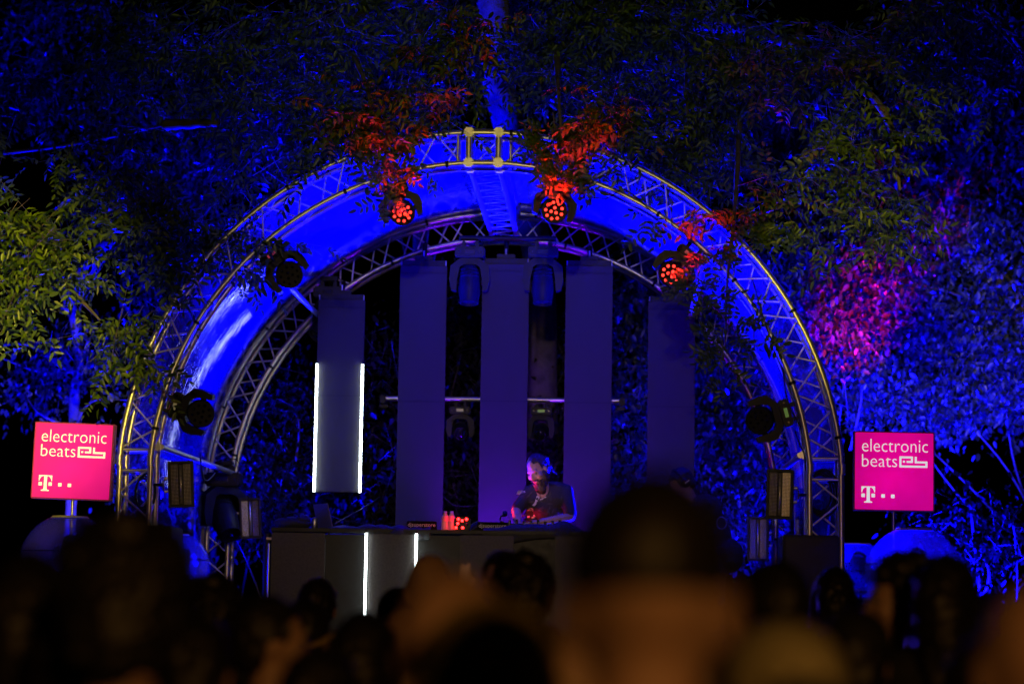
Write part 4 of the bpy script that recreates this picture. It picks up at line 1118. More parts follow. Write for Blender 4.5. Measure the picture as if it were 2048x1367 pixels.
o = mobj('twigs', tw.mesh('twigs'), M_BARK, ash2); o.location = -tb2; tag(o, kind='stuff')
o = mobj('crown', lv.mesh('crown'), M_LEAF_A, ash2); o.location = -tb2; tag(o, kind='stuff')

# ---- broad leaved trees behind
def broad_tree(base, trunk, branches, regs, label, seed, m=M_LEAF_B, size=(.05, .105), name='broadleaf_tree', per=24, spread=.17, group='trees behind the stage'):
    base = Vector(base); base.z = 0; rt = empty(name, base); tag(rt, label, 'tree', group)
    limb(trunk[0], trunk[1], 'trunk', rt, base, 12)
    for p, r in branches: limb(p, r, 'branch', rt, base, 7)
    rs = np.random.default_rng(seed); C = []
    tp = [Vector(q) for q in trunk[0]]
    for reg in regs:
        C += region_points(reg, rs)
        for k in range(2):
            e = at(reg[0] + rs.uniform(-.6, .6) * reg[2], reg[1] + rs.uniform(-.6, .6) * reg[3], (reg[4] + reg[5]) / 2)
            s0 = min(tp, key=lambda q: (q - e).length + (3 if q.z > e.z else 0)); md = (s0 + e) / 2 + Vector((rs.uniform(-.3, .3), rs.uniform(-.3, .3), rs.uniform(-.1, .4)))
            limb([s0, md, e], [.018, .012, .005], 'branch', rt, base, 6)
    C = np.array(C); n = len(C)
    B = np.repeat(C, per, 0) + rs.normal(0, 1, (n * per, 3)) * np.array([spread, spread, spread * .8])
    B[:, 2] = np.maximum(B[:, 2], .05)
    N = len(B)
    D = norm(np.stack([rs.normal(0, .6, N), rs.normal(-.3, .5, N), rs.normal(-.75, .4, N)], 1))
    Nn = norm(np.stack([rs.normal(0, .5, N), rs.normal(-.9, .4, N), rs.normal(.5, .4, N)], 1))
    L = size[0] + (size[1] - size[0]) * rs.uniform(0, 1, N) ** 1.5 * 1.15; V, F = leaf_blades(B, D, Nn, L, L * rs.uniform(.42, .6, N), .2, .1)
    o = mobj('crown', np_mesh('crown', V, F), m, rt); o.location = -base; tag(o, kind='stuff')
    D2 = norm(rs.normal(0, 1, (n, 3))); V, F = twig_tris(C - D2 * .2, C + D2 * .2, .004)
    o = mobj('twigs', np_mesh('twigs', V, F), M_BARK, rt); o.location = -base; tag(o, kind='stuff')
b = at(2150, 1000, 9.0)
broad_tree(b, ([(b.x, 9, 0), (b.x - .1, 9, 2), at(2050, 640, 8.9), at(1885, 470, 8.8), at(1925, 340, 8.8), at(1960, 180, 8.8), at(2000, -60, 9)], [.17, .14, .11, .10, .085, .07, .03]),
    [([at(1905, 420, 8.8), at(1895, 370, 8.6), at(1850, 355, 8.4)], [.04, .03, .012]), ([at(1990, 590, 9), at(1960, 580, 8.8), at(2060, 560, 8.8)], [.05, .05, .04])],
    [(1900, 560, 190, 150, 7.8, 10, 210), (1700, 580, 140, 110, 7.4, 9.4, 130), (1950, 330, 150, 140, 8, 10.5, 110), (1780, 330, 130, 110, 8, 10.5, 90), (1950, 740, 130, 90, 8, 9.6, 110), (1820, 820, 130, 55, 7.6, 9.4, 70), (1900, 120, 170, 120, 8, 11, 70), (2040, 700, 60, 200, 8, 10, 60)],
    'broad leaved tree with a red lit forked trunk behind the clear dome sign', 41)
b = at(1640, 1000, 10)
broad_tree(b, ([(b.x, 10, 0), at(1610, 600, 10), at(1605, 300, 10), at(1600, 60, 10)], [.13, .10, .08, .05]),
    [([at(1690, 660, 7.6), at(1715, 740, 7.6), at(1722, 800, 7.6), at(1700, 900, 7.6)], [.008, .011, .014, .016])],
    [(1600, 300, 150, 170, 9, 11, 110), (1560, 640, 150, 160, 7.2, 9.5, 130), (1450, 800, 110, 130, 6.6, 8.6, 140), (1470, 950, 110, 110, 6.6, 8.2, 120), (1500, 1040, 90, 60, 6.4, 7.6, 60), (1690, 720, 110, 90, 7, 8.6, 50), (1420, 640, 90, 100, 7, 9, 60), (1400, 200, 190, 150, 8, 11, 80)],
    'straight trunked broad leaved tree, blue leaves beside the arch leg with coiled cable', 42)
b = at(1300, 1000, 11)
broad_tree(b, ([(b.x, 11, 0), at(1290, 600, 11), at(1260, 200, 11), at(1240, -50, 11)], [.15, .11, .08, .05]), [],
    [(1250, 650, 90, 160, 7.4, 9.5, 75), (1250, 880, 80, 130, 7, 9, 70), (1200, 150, 230, 150, 8, 11, 70), (1300, 600, 80, 80, 7, 9, 30)],
    'slender tree glimpsed in the gap between the leaf shadowed column and the next', 43)
b = at(150, 1000, 8.4)
broad_tree(b, ([(b.x, 8.4, 0), at(147, 860, 8.4), at(152, 760, 8.4), at(160, 735, 8.4), at(150, 640, 8.2), at(130, 585, 8.0)], [.075, .06, .05, .05, .06, .07]),
    [([at(160, 745, 8.4), at(120, 730, 8.3), at(60, 690, 8.2), at(0, 690, 8.2)], [.04, .03, .022, .012]), ([at(150, 740, 8.4), at(90, 745, 8.3), at(0, 715, 8.2)], [.03, .02, .01]), ([at(155, 745, 8.4), at(200, 725, 8.3), at(250, 735, 8.2), at(330, 705, 8.2)], [.03, .022, .014, .008]), ([at(130, 620, 8), at(170, 545, 7.8), at(210, 490, 7.6), at(260, 470, 7.5)], [.06, .10, .09, .04]), ([at(160, 600, 8), at(180, 560, 7.8), at(215, 500, 7.6)], [.05, .05, .03])],
    [(150, 700, 110, 60, 7.6, 9, 26), (80, 780, 80, 50, 7.6, 9, 14), (330, 780, 60, 110, 7.4, 9, 22), (300, 590, 70, 60, 7.4, 9, 12)],
    'bare twisted tree with blue lit limbs rising behind the magenta sign', 44, per=26)
b = at(420, 1000, 9.5)
broad_tree(b, ([(b.x, 9.5, 0), at(415, 700, 9.5), at(380, 350, 9.4), at(350, 50, 9.3)], [.14, .11, .09, .05]), [([at(440, 780, 9.5), at(520, 820, 7.6), at(560, 900, 7.4), at(545, 1000, 7.4)], [.02, .012, .009, .006])],
    [(150, 130, 200, 150, 8, 11, 120), (400, 350, 180, 160, 7.5, 10, 120), (560, 180, 160, 150, 8, 10.5, 110), (250, 400, 130, 100, 7.5, 10, 60), (520, 800, 90, 150, 6.8, 8.5, 10), (430, 960, 110, 80, 6.4, 7.6, 60), (230, 930, 130, 70, 7, 8.6, 14)],
    'tree whose blue leaves show above the film at the short column side', 45)
b = at(835, 1000, 11.5)
broad_tree(b, ([(b.x, 11.5, 0), at(838, 600, 11.5), at(840, 100, 11.5)], [.14, .10, .06]), [],
    [(700, 120, 190, 130, 8, 12, 110), (900, 60, 150, 100, 8, 12, 80), (1040, 80, 110, 90, 9, 12, 50)],
    'far tree whose leaves glint blue above the arch crown', 46)
# ivy slope shrubs low behind the columns
for (px, regs, seed, lab) in ((600, [(580, 1000, 110, 110, 5.6, 7.4, 80), (590, 850, 70, 120, 6, 7.6, 36)], 51, 'dark ivy shrub behind the short column with white tubes'),
                              (760, [(770, 980, 90, 110, 5.6, 7.4, 70), (760, 800, 60, 140, 6, 8, 36)], 52, 'dark ivy shrub in the gap beside the bottle column'),
                              (930, [(925, 950, 60, 140, 5.6, 7.4, 60), (930, 720, 50, 160, 6, 8, 36)], 53, 'dark ivy shrub behind the red LED lamp on the booth'),
                              (1100, [(1095, 950, 60, 140, 5.8, 7.4, 50), (1110, 720, 50, 150, 6.8, 8, 26)], 54, 'dark ivy shrub behind the bearded person'),
                              (1960, [(1940, 1080, 110, 90, 4, 6, 40)], 55, 'dark shrub beside the large clear dome')):
    Y = (regs[0][4] + regs[0][5]) / 2
    b = at(px, 1000, Y); broad_tree(b, ([(b.x, Y, 0), (b.x + .05, Y, .8), (b.x, Y, 1.8), (b.x - .1, Y, 2.8)], [.04, .03, .02, .01]), [([(b.x, Y, .8), (b.x + .3, Y - .2, 1.7), (b.x + .25, Y - .4, 2.6)], [.012, .009, .005]), ([(b.x, Y, .6), (b.x - .4, Y - .3, 1.9), (b.x - .7, Y - .3, 2.5)], [.012, .009, .005])],
        regs, lab, seed, M_LEAF_C, (.05, .09), 'ivy_shrub', 30, .22, 'dark shrubs on the slope')

# ================================================================== PEOPLE
def remesh(mb, vox, smooth=4, name='body', noise=0.0, cut=None):
    me = mb.mesh('tmp'); o = bpy.data.objects.new('tmp', me); col.objects.link(o)
    md = o.modifiers.new('r', 'REMESH'); md.mode = 'VOXEL'; md.voxel_size = vox; md.use_smooth_shade = True
    sm = o.modifiers.new('s', 'SMOOTH'); sm.factor = .5; sm.iterations = smooth
    dg = bpy.context.evaluated_depsgraph_get(); dg.update()
    out = bpy.data.meshes.new_from_object(o.evaluated_get(dg)); out.name = name
    bpy.data.objects.remove(o); bpy.data.meshes.remove(me)
    if noise or cut:
        bm = bmesh.new(); bm.from_mesh(out)
        if cut:
            bmesh.ops.delete(bm, geom=[v for v in bm.verts if cut(v.co)], context='VERTS')
        if noise:
            from mathutils import noise as nz
            bm.normal_update()
            for v in bm.verts: v.co += v.normal * noise * (nz.noise(v.co * 38) + .6 * nz.noise(Vector((v.co.x * 90, v.co.y * 90, v.co.z * 25))))
        bm.to_mesh(out); bm.free()
    out.polygons.foreach_set('use_smooth', [True] * len(out.polygons)); out.update()
    return out

def add_head(mb, HM):
    def E(c, r, rot=None): mb.ell(c, r, HM)
    E((0, .012, .03), (.077, .097, .097)); E((0, -.02, -.02), (.068, .078, .09)); E((0, -.045, -.075), (.045, .045, .045))
    cp = lambda a, b, ra, rb: mb.cap(HM @ Vector(a), HM @ Vector(b), ra, rb, 8)
    cp((0, -.092, .012), (0, -.113, -.022), .009, .0135); cp((-.012, -.1, -.026), (.012, -.1, -.026), .008, .008)
    cp((-.04, -.078, .03), (.04, -.078, .03), .013, .013); cp((-.02, -.092, -.055), (.02, -.092, -.055), .008, .008); cp((-.018, -.09, -.066), (.018, -.09, -.066), .008, .008)
    cp((0, -.08, -.098), (0, -.078, -.1), .018, .018)
    for s in (-1, 1):
        E((s * .078, .012, -.008), (.012, .022, .034)); E((s * .045, -.06, -.02), (.026, .03, .028))
def add_hand(mb, w, d, n, side, curl=.5, k=1.0):
    """wrist w, direction d, palm normal n, thumb on side"""
    w = Vector(w); d = Vector(d).normalized(); n = Vector(n); n = (n - d * n.dot(d)).normalized(); s = d.cross(n) * side
    mb.cap(w, w + d * .03 * k, .026 * k, .028 * k, 8)
    for j in range(4):
        o = s * (-.03 + .02 * j) * k
        mb.cap(w + d * .02 * k + o * .7, w + d * .085 * k + o, .014 * k, .012 * k, 8)
        L = [.062, .075, .08, .07][j] * k; p = w + d * .088 * k + o; a = curl * .5; dd = d.copy()
        for q in range(3):
            dd = (d * math.cos(a) + n * math.sin(a)); p2 = p + dd * L * [.45, .32, .23][q]
            mb.cap(p, p2, (.0095 - .001 * q) * k, (.0088 - .001 * q) * k, 6); p = p2; a += curl * .75
    t0 = w + s * .022 * k + d * .02 * k; t1 = t0 + (s * .8 + d * .7 + n * .3).normalized() * .04 * k; t2 = t1 + (d * .8 + s * .25 + n * .5).normalized() * .032 * k
    mb.cap(t0, t1, .014 * k, .011 * k, 8); mb.cap(t1, t2, .011 * k, .0085 * k, 8)
V3 = Vector
IDLE = dict(pelvis=(0, .01, .96), chest=(0, 0, 1.27), neck=(0, .015, 1.47), head=(0, -.015, 1.632), hrot=(0, 0, 0),
            sh=[(-.185, .01, 1.42), (.185, .01, 1.42)], el=[(-.25, .03, 1.13), (.25, .03, 1.13)], wr=[(-.25, -.07, .89), (.25, -.07, .89)],
            hp=[(-.09, .01, .92), (.09, .01, .92)], kn=[(-.1, -.01, .5), (.1, -.01, .5)], an=[(-.105, .03, .09), (.105, .03, .09)], to=[(-.12, -.14, .04), (.12, -.14, .04)],
            hd=[((0, -.25, -1), (.8, 0, 0)), ((0, -.25, -1), (-.8, 0, 0))], curl=.5)
def P(**k): d = dict(IDLE); d.update(k); return d
POSES = {
 'idle': IDLE,
 'turn_left': P(hrot=(0, 0, 75)), 'turn_right': P(hrot=(0, 0, -70)),
 'nod': P(hrot=(22, 0, 15), head=(0, -.05, 1.62)),
 'bent_arms': P(el=[(-.26, -.02, 1.15), (.26, -.02, 1.15)], wr=[(-.17, -.24, 1.2), (.17, -.24, 1.2)], hd=[((.4, -.8, .3), (.8, .3, 0)), ((-.4, -.8, .3), (-.8, .3, 0))]),
 'raise': P(el=[(-.30, -.12, 1.56), (.25, .03, 1.13)], wr=[(-.26, -.22, 1.79), (.25, -.07, .89)], hd=[((.05, -.15, 1), (0, 1, .1)), ((0, -.25, -1), (-.8, 0, 0))], curl=.18),
 'dj': P(pelvis=(.02, .06, .97), chest=(0, -.02, 1.29), neck=(-.02, -.095, 1.475), head=(-.05, -.165, 1.60), hrot=(30, -10, -22),
         sh=[(-.155, -.05, 1.43), (.155, -.03, 1.44)], el=[(-.225, -.20, 1.27), (.225, -.12, 1.22)], wr=[(-.15, -.36, 1.165), (.0, -.31, 1.165)],
         hd=[((.15, -.75, -.25), (.1, 0, -1)), ((-.9, -.25, -.05), (0, 0, -1))], curl=.35),
 'dj2': P(pelvis=(0, .10, .95), chest=(0, -.07, 1.24), neck=(0, -.2, 1.41), head=(0, -.29, 1.525), hrot=(38, 0, 10),
          sh=[(-.18, -.12, 1.36), (.18, -.12, 1.36)], el=[(-.24, -.28, 1.14), (.24, -.28, 1.14)], wr=[(-.14, -.47, 1.16), (.14, -.47, 1.16)],
          hd=[((.1, -.9, -.1), (0, 0, -1)), ((-.1, -.9, -.1), (0, 0, -1))], curl=.4),
}
def hmat(p):
    r = p['hrot']; return Matrix.Translation(p['head']) @ Euler((R(r[0]), R(r[1]), R(r[2])), 'ZYX' if False else 'XYZ').to_matrix().to_4x4()
CACHE = {}
def parts(pose, vox):
    if pose in CACHE: return CACHE[pose]
    p = {k: ([V3(q) for q in v] if k in ('sh', 'el', 'wr', 'hp', 'kn', 'an', 'to') else v) for k, v in POSES[pose].items()}
    pel, ch, nk, hd = V3(p['pelvis']), V3(p['chest']), V3(p['neck']), V3(p['head']); HM = hmat(POSES[pose])
    kx = .86 if pose == 'dj' else 1.0
    def torso(mb, e):
        mb.cap(pel + V3((-.07, 0, 0)), pel + V3((.07, 0, 0)), .115 + e, .115 + e)
        w = (pel + ch) / 2
        mb.ell(w, (.145 * kx + e, .10 + e, .17)); mb.ell(ch, (.165 * kx + e, .112 + e, .19)); mb.cap(p['sh'][0] * .8 + p['sh'][1] * .2, p['sh'][1] * .8 + p['sh'][0] * .2, .068 + e, .068 + e)
        mb.cap(ch + V3((-.07, 0, .08)), ch + V3((.07, 0, .08)), .11 + e, .11 + e)
    body = MB(); torso(body, 0)
    body.cap(nk - V3((0, 0, .06)), nk + (hd - nk) * .5, .062, .054); add_head(body, HM)
    for i in (0, 1):
        s, e, w = p['sh'][i], p['el'][i], p['wr'][i]
        body.cap(s, e, .052, .041); body.cap(e, e + (w - e) * .35, .041, .040); body.cap(e + (w - e) * .35, w, .040, .027)
        add_hand(body, w, p['hd'][i][0], p['hd'][i][1], 1 if i == 0 else -1, p['curl'])
        h, k, a, t = p['hp'][i], p['kn'][i], p['an'][i], p['to'][i]
        body.cap(h, k, .082, .058); body.cap(k, k + (a - k) * .35 + V3((0, .01, 0)), .056, .056); body.cap(k + (a - k) * .35 + V3((0, .01, 0)), a, .054, .038); body.cap(a + V3((0, .02, -.04)), t, .04, .032)
    bm_ = remesh(body, vox, 4, 'body_' + pose)
    shirt = MB(); torso(shirt, .016)
    for i in (0, 1):
        s, e = p['sh'][i], p['el'][i]; shirt.cap(s, s + (e - s) * .86, *((.060, .057) if pose == 'dj' else (.070, .064)))
    shirt.cap(pel + V3((-.07, 0, -.04)), pel + V3((.07, 0, -.04)), .13, .13)
    sh_ = remesh(shirt, max(vox, .011), 5, 'shirt_' + pose)
    tr = MB(); tr.cap(pel + V3((-.06, 0, -.04)), pel + V3((.06, 0, -.04)), .122, .122)
    for i in (0, 1): tr.cap(p['hp'][i], p['kn'][i], .098, .075); tr.cap(p['kn'][i], p['an'][i] + V3((0, 0, .02)), .074, .062)
    tr_ = remesh(tr, .016, 4, 'trousers_' + pose)
    shoes = []
    for i in (0, 1):
        mb = MB(); a, t = p['an'][i], p['to'][i]; mb.cap(V3((a.x, a.y + .03, .045)), V3((t.x, t.y - .01, .04)), .045, .04); mb.cap(V3((a.x, a.y, .1)), V3((a.x, a.y, .05)), .05, .046)
        shoes.append(remesh(mb, .012, 3, 'shoe'))
    CACHE[pose] = (bm_, sh_, tr_, shoes, HM); return CACHE[pose]
HAIR = {}
def hair_mesh(kind):
    if kind in HAIR: return HAIR[kind]
    mb = MB()
    if kind == 'short':
        mb.ell((0, .022, .035), (.088, .107, .103)); mb.ell((0, .06, -.02), (.075, .06, .07)); me = remesh(mb, .010, 2, 'hair', .008, lambda c: (c.y < -.035 and c.z < .062 - (c.y + .035) * .3) or (c.z < -.03 and c.y < .03))
    elif kind == 'crop':
        mb.ell((0, .018, .04), (.083, .103, .095)); me = remesh(mb, .010, 2, 'hair', .004, lambda c: (c.y < -.03 and c.z < .07) or c.z < .012)
    elif kind == 'long':
        mb.ell((0, .022, .035), (.092, .11, .105)); mb.cap((0, .065, .0), (0, .075, -.24), .085, .07); mb.cap((-.075, .02, 0), (-.085, .03, -.2), .03, .035); mb.cap((.075, .02, 0), (.085, .03, -.2), .03, .035)
        me = remesh(mb, .011, 2, 'hair', .010, lambda c: c.y < -.045 and c.z < .06)
    elif kind == 'bun':
        mb.ell((0, .022, .035), (.085, .106, .101)); mb.ell((0, .115, .06), (.042, .042, .042)); me = remesh(mb, .010, 2, 'hair', .007, lambda c: (c.y < -.035 and c.z < .06) or (c.z < -.02 and c.y < .04))
    elif kind == 'curly':
        mb.ell((0, .025, .045), (.112, .125, .115)); mb.ell((0, .07, -.03), (.095, .075, .08)); me = remesh(mb, .011, 1, 'hair', .022, lambda c: (c.y < -.05 and c.z < .055))
    elif kind == 'swept':   # DJ: swept back, longer waves behind
        mb.ell((0, .028, .042), (.084, .102, .098)); mb.ell((0, .09, .0), (.06, .05, .08))
        for k in range(14):
            a = random.uniform(-1.3, 1.3); z = random.uniform(-.06, .11); r = .118
            q = V3((math.sin(a) * .09, .03 + math.cos(a) * .1, z)); mb.cap(q, q + V3((random.uniform(-.02, .02), .022, -.05)), .014, .007, 6)
        me = remesh(mb, .007, 1, 'hair', .006, lambda c: (c.y < -.03 and c.z < .075 - (c.y + .03) * .2) or (c.z < .0 and c.y < .035))
    elif kind == 'beard':
        mb.ell((0, -.038, -.09), (.068, .066, .06)); mb.ell((0, -.065, -.13), (.052, .045, .058)); mb.ell((-.062, -.012, -.05), (.022, .04, .055)); mb.ell((.062, -.012, -.05), (.022, .04, .055)); mb.cap((-.03, -.098, -.047), (.03, -.098, -.047), .009, .009)
        me = remesh(mb, .006, 1, 'beard', .006, lambda c: (c.y < -.07 and -.075 < c.z < -.052 and abs(c.x) < .026))
    elif kind == 'cap':
        mb.ell((0, .012, .052), (.091, .108, .085)); mb.ell((0, -.12, .045), (.07, .07, .012)); me = remesh(mb, .009, 3, 'cap', 0, lambda c: c.z < .02)
    elif kind == 'bucket':
        mb.ell((0, .012, .055), (.094, .11, .085)); mb.lathe([(.09, .03), (.145, -.015), (.147, -.02), (.09, .02)], 28, Matrix.Translation((0, .005, .01))); me = remesh(mb, .010, 2, 'hat', 0)
    HAIR[kind] = me; return me
_eye = MB().ell((0, 0, 0), (.0125, .0125, .0125), None, 10, 7).mesh('eye', True)
def skin_mat(name, c):
    if name in MATS: return MATS[name]
    m = mat(name, c, .5, noise=.12, nscale=14, bump=.08); return m
SK = [skin_mat('skin_a', (.50, .30, .21)), skin_mat('skin_b', (.38, .22, .15)), skin_mat('skin_c', (.58, .37, .27))]
HC = {'black': mat('hair_black', (.012, .010, .010), .5, noise=.4, nscale=60), 'brown': mat('hair_brown', (.045, .026, .016), .5, noise=.4, nscale=60), 'fair': mat('hair_fair', (.22, .14, .07), .5, noise=.4, nscale=60)}
def person(label, loc, rotz, scale, pose='idle', hair='short', hcol='black', shirt=(.05, .05, .05), skin=0, vox=.014, hat=None, hatcol=None, group=None, bald=False, pants=(.03, .03, .04)):
    bm_, sh_, tr_, shoes, HM = parts(pose, vox)
    rt = empty('person', loc, Matrix.Rotation(R(rotz), 3, 'Z') @ Matrix.Scale(scale, 3)); tag(rt, label, 'person', group)
    def put(name, me, m, par=rt, M=None):
        o = bpy.data.objects.new(name, me); col.objects.link(o); o.parent = par
        if len(me.materials) == 0: me.materials.append(None)
        o.material_slots[0].link = 'OBJECT'; o.material_slots[0].material = m
        if M is not None: o.matrix_local = M
        return o
    put('body', bm_, SK[skin])
    mats_ = mat('shirt_%d_%d_%d' % tuple(int(c * 100) for c in shirt), shirt, .8, noise=.25, nscale=9, bump=.25)
    so = put('shirt', sh_, mats_); put('trousers', tr_, mat('trousers', pants, .8, noise=.3, nscale=9))
    for s in shoes: put('shoe', s, mat('shoe', (.03, .03, .03), .6))
    if not bald: put('hair', hair_mesh(hair), HC[hcol], rt, HM)
    if hat: put('hat', hair_mesh(hat), mat('hat_%d_%d' % (int(hatcol[0] * 100), int(hatcol[1] * 100)), hatcol, .8, noise=.2, nscale=20), rt, HM @ Matrix.Translation((0, 0, .008)) @ Matrix.Scale(1.04, 4))
    for s in (-1, 1): put('eye', _eye, mat('eye_white', (.22, .2, .19), .3), rt, HM @ Matrix.Translation((s * .032, -.077, .008)))
    return rt, HM, so

# ---- bearded DJ
djp = at(1098, 1040, 1.96); djs = 1.01
dj, DHM, djshirt = person('bearded person in a dark crane print shirt leaning over the mixing deck', (djp.x, 1.96, STAGE_Z), -16, djs, 'dj', 'swept', 'brown', (.028, .027, .03), 0, .0075)
o = mobj('beard', hair_mesh('beard'), HC['brown'], dj, DHM)
bv = BVHTree.FromPolygons([v.co.copy() for v in djshirt.data.vertices], [tuple(p.vertices) for p in djshirt.data.polygons])
def on_shirt(polys, name, m, off=.004):
    mb = MB()
    for poly in polys:
        vs = []
        for (x, z) in poly:
            h = bv.ray_cast(V3((x, -1.5, z)), V3((0, 1, 0)))
            y = h[0].y if h[0] is not None else -.15
            vs.append((x, y - off, z))
        c = sum((V3(v) for v in vs), V3()) / len(vs)
        n = len(vs); mb.add(vs + [tuple(c)], [(i, (i + 1) % n, n) for i in range(n)])
    mb.build(name, m, dj)
M_CRANE = mat('crane_print', (.55, .52, .5), .7, noise=.4, nscale=60)
def px2l(px, py):
    q = Matrix.Rotation(R(16), 3, 'Z') @ (at(px, py, 1.82) - Vector((djp.x, 1.96, STAGE_Z)))
    return q.x / djs, q.z / djs
zz = lambda x, y: px2l(980 + x / 7.194, 880 + y / 7.194)
on_shirt([[zz(*q) for q in ((578, 930), (610, 905), (640, 870), (660, 880), (650, 915), (620, 945))], [zz(*q) for q in ((635, 870), (660, 800), (690, 770), (720, 775), (710, 830), (670, 880))],
          [zz(*q) for q in ((705, 770), (735, 760), (745, 735), (718, 712), (735, 712), (755, 740), (748, 775), (720, 800))], [zz(*q) for q in ((715, 838), (760, 830), (800, 805), (820, 822), (785, 825), (755, 852), (715, 860))]], 'crane_print', M_CRANE)
on_shirt([[zz(*q) for q in ((345, 770), (375, 715), (400, 705), (420, 725), (385, 770))], [zz(*q) for q in ((385, 770), (420, 722), (465, 715), (480, 745), (430, 752))]], 'crane_print', M_CRANE)
lf = []
for k in range(60):
    x, z = random.uniform(-.2, .2), random.uniform(1.05, 1.42); a = random.uniform(0, 3.14); c, s = math.cos(a), math.sin(a); L, W = .028, .008
    lf.append([(x + c * L, z + s * L), (x - s * W, z + c * W), (x - c * L, z - s * L), (x + s * W, z - c * W)])
on_shirt(lf, 'leaf_print', mat('leaf_print', (.06, .06, .058), .8), .003)
# pass on a lanyard
pc = zz(555, 1045)
h = bv.ray_cast(V3((pc[0], -1.5, pc[1])), V3((0, 1, 0)))[0]
py_ = (h.y if h is not None else -.15) - .02
ps = MB().box((pc[0], py_, pc[1]), (.085, .004, .13), bev=.001).build('artist_pass', mat('pass_black', (.02, .02, .02), .4), dj)
mobj('lettering', text_mesh('ARTIST', pc[0] - .035, pc[0] + .035, pc[1] + .02, pc[1] + .045, Matrix.Translation((0, py_ - .003, 0))), M_WHT, ps)
mb = MB()
for (x, z) in ((-.022, -.028), (.018, -.035), (.03, -.02)): mb.box((pc[0] + x, py_ - .003, pc[1] + z), (.022, .001, .016))
mb.build('mark', M_WHT, ps)
mb = MB(); nk = V3((-.01, -.13, 1.45)); mb.tube([nk + V3((.05, .03, .01)), V3((pc[0] + .07, py_ + .0, pc[1] + .18)), V3((pc[0], py_, pc[1] + .065))], .004, 5); mb.build('lanyard', mat('lanyard', (.25, .03, .05), .7), dj)
wr = V3(POSES['dj']['wr'][0]); mb = MB(); mb.lathe([(.036, -.012), (.038, 0), (.036, .012)], 16, Matrix.Translation(wr + V3((-.012, .02, .02))) @ Matrix.Rotation(R(35), 4, 'X')); mb.build('wristband', mat('band_blue', (.1, .12, .6), .5), dj)

# pink glow added to light the face, from a deck screen
sc = MB().box((0, .06, .0525), (.16, .09, .005), bev=.001).build('added_screen', mat('deck_glow', (.05, .03, .05), .3, emit=(1.0, .35, .6), estr=1.5), dk)
gl = MB(); gl.tube([(-.27, .1, .05), (-.29, .07, .09), (-.28, .04, .12), (-.25, .03, .13)], .005, 6); gn = gl.build('added_gooseneck', M_BLACK, dk, True)  # lamp added on the deck as a source for the face fill
gl = MB(); gl.lathe([(.008, 0), (.02, .015), (.024, .04), (.022, .04), (.0, .03)], 14, Matrix.Translation((-.25, .03, .13)) @ Matrix.Rotation(R(-70), 4, 'X')); gl.build('added_lamp_shade', M_BLACK, gn, True)
lp = dk.location + Vector((-.25, .085, .145))
spot('face_fill', lp, (djp.x - .07, 1.8, STAGE_Z + 1.58), 4, (.95, .42, .95), 62, .9, .02)

# ---- second person with headphones
p2 = at(1432, 1000, 1.95)
d2, HM2, _ = person('person in black bending over the booth with headphones on', (p2.x, 1.95, STAGE_Z), -90, 1.0, 'dj2', 'short', 'black', (.016, .016, .02), 0, .012)
hp = MB(); hp.tube([HM2 @ V3((.098 * math.cos(a), .015, .03 + .112 * math.sin(a))) for a in np.linspace(0, math.pi, 17)], .009, 8); hp.build('headband', M_BLACK, d2, True)
for s in (-1, 1):
    mb = MB(); mb.lathe([(0, .03), (.035, .028), (.042, .012), (.042, -.006), (0, -.008)], 18, HM2 @ Matrix.Translation((s * .084, .015, .0)) @ Matrix.Rotation(R(90 * s), 4, 'Y')); e = mb.build('ear_cup', M_BLACKG, d2, True)
    MB().box(HM2 @ V3((s * .114, .03, .0)), (.004, .045, .012), rot=HM2.to_3x3()).build('trim', M_STEEL, e)
# blue swirl print on the back of the T-shirt
mb = MB(); bx = V3((.17, .04, 1.2))
for a0, a1, rr in ((20, 200, .05), (200, 380, .05)):
    mb.tube([bx + V3((.005, rr * math.cos(R(a)) * .8, rr * math.sin(R(a)))) for a in np.linspace(a0, a1, 12)], .007, 5)
mb.build('swirl_print', mat('swirl', (.12, .14, .5), .7), d2, True)

# ---- audience
GA = 'people of the audience'
def fan(px, top, d, label, rot=180, **k):
    Y = CAM.y + d; q = at(px, top, Y)
    return person(label, (q.x, Y, 0), rot, q.z / 1.757, group=GA, vox=.014, **k)
fan(1300, 952, 2.4, 'tall person with cropped dark hair standing before the headphones person', hair='crop', shirt=(.10, .07, .05), skin=0)
fan(905, 1135, 3.4, 'bald person in an olive shirt before the red LED lamp', 165, bald=True, shirt=(.28, .24, .06), skin=0)
fan(985, 1236, 3.2, 'person in a mustard bucket hat beside the bald person in olive', 190, hat='bucket', hatcol=(.36, .27, .05), shirt=(.05, .05, .05), hair='short')
fan(1150, 1268, 3.6, 'short bald person between the bucket hat and the tall cropped head', 175, bald=True, shirt=(.12, .05, .03), skin=2)
fan(1570, 1272, 3.5, 'person in a cream cap beside the tall cropped head', 200, hat='cap', hatcol=(.42, .37, .2), shirt=(.25, .2, .12), hair='short')
fan(1530, 1128, 5.6, 'dark haired person with a reddish lit cheek in front of the speaker', 120, hair='short', shirt=(.04, .03, .03), pose='turn_left')
fan(635, 1160, 10.7, 'dark haired person whose head stands clear against the booth panel', 185, hair='short', shirt=(.03, .03, .04))
fan(545, 1196, 6.4, 'person with dark hair turning a warm lit cheek, below the booth end', 180, pose='turn_right', hair='short', shirt=(.05, .04, .03), skin=0)
r5, HM5, _ = fan(612, 1203, 8.2, 'person with yellow sunglasses strap over dark hair', 170, hair='short', shirt=(.03, .03, .03))
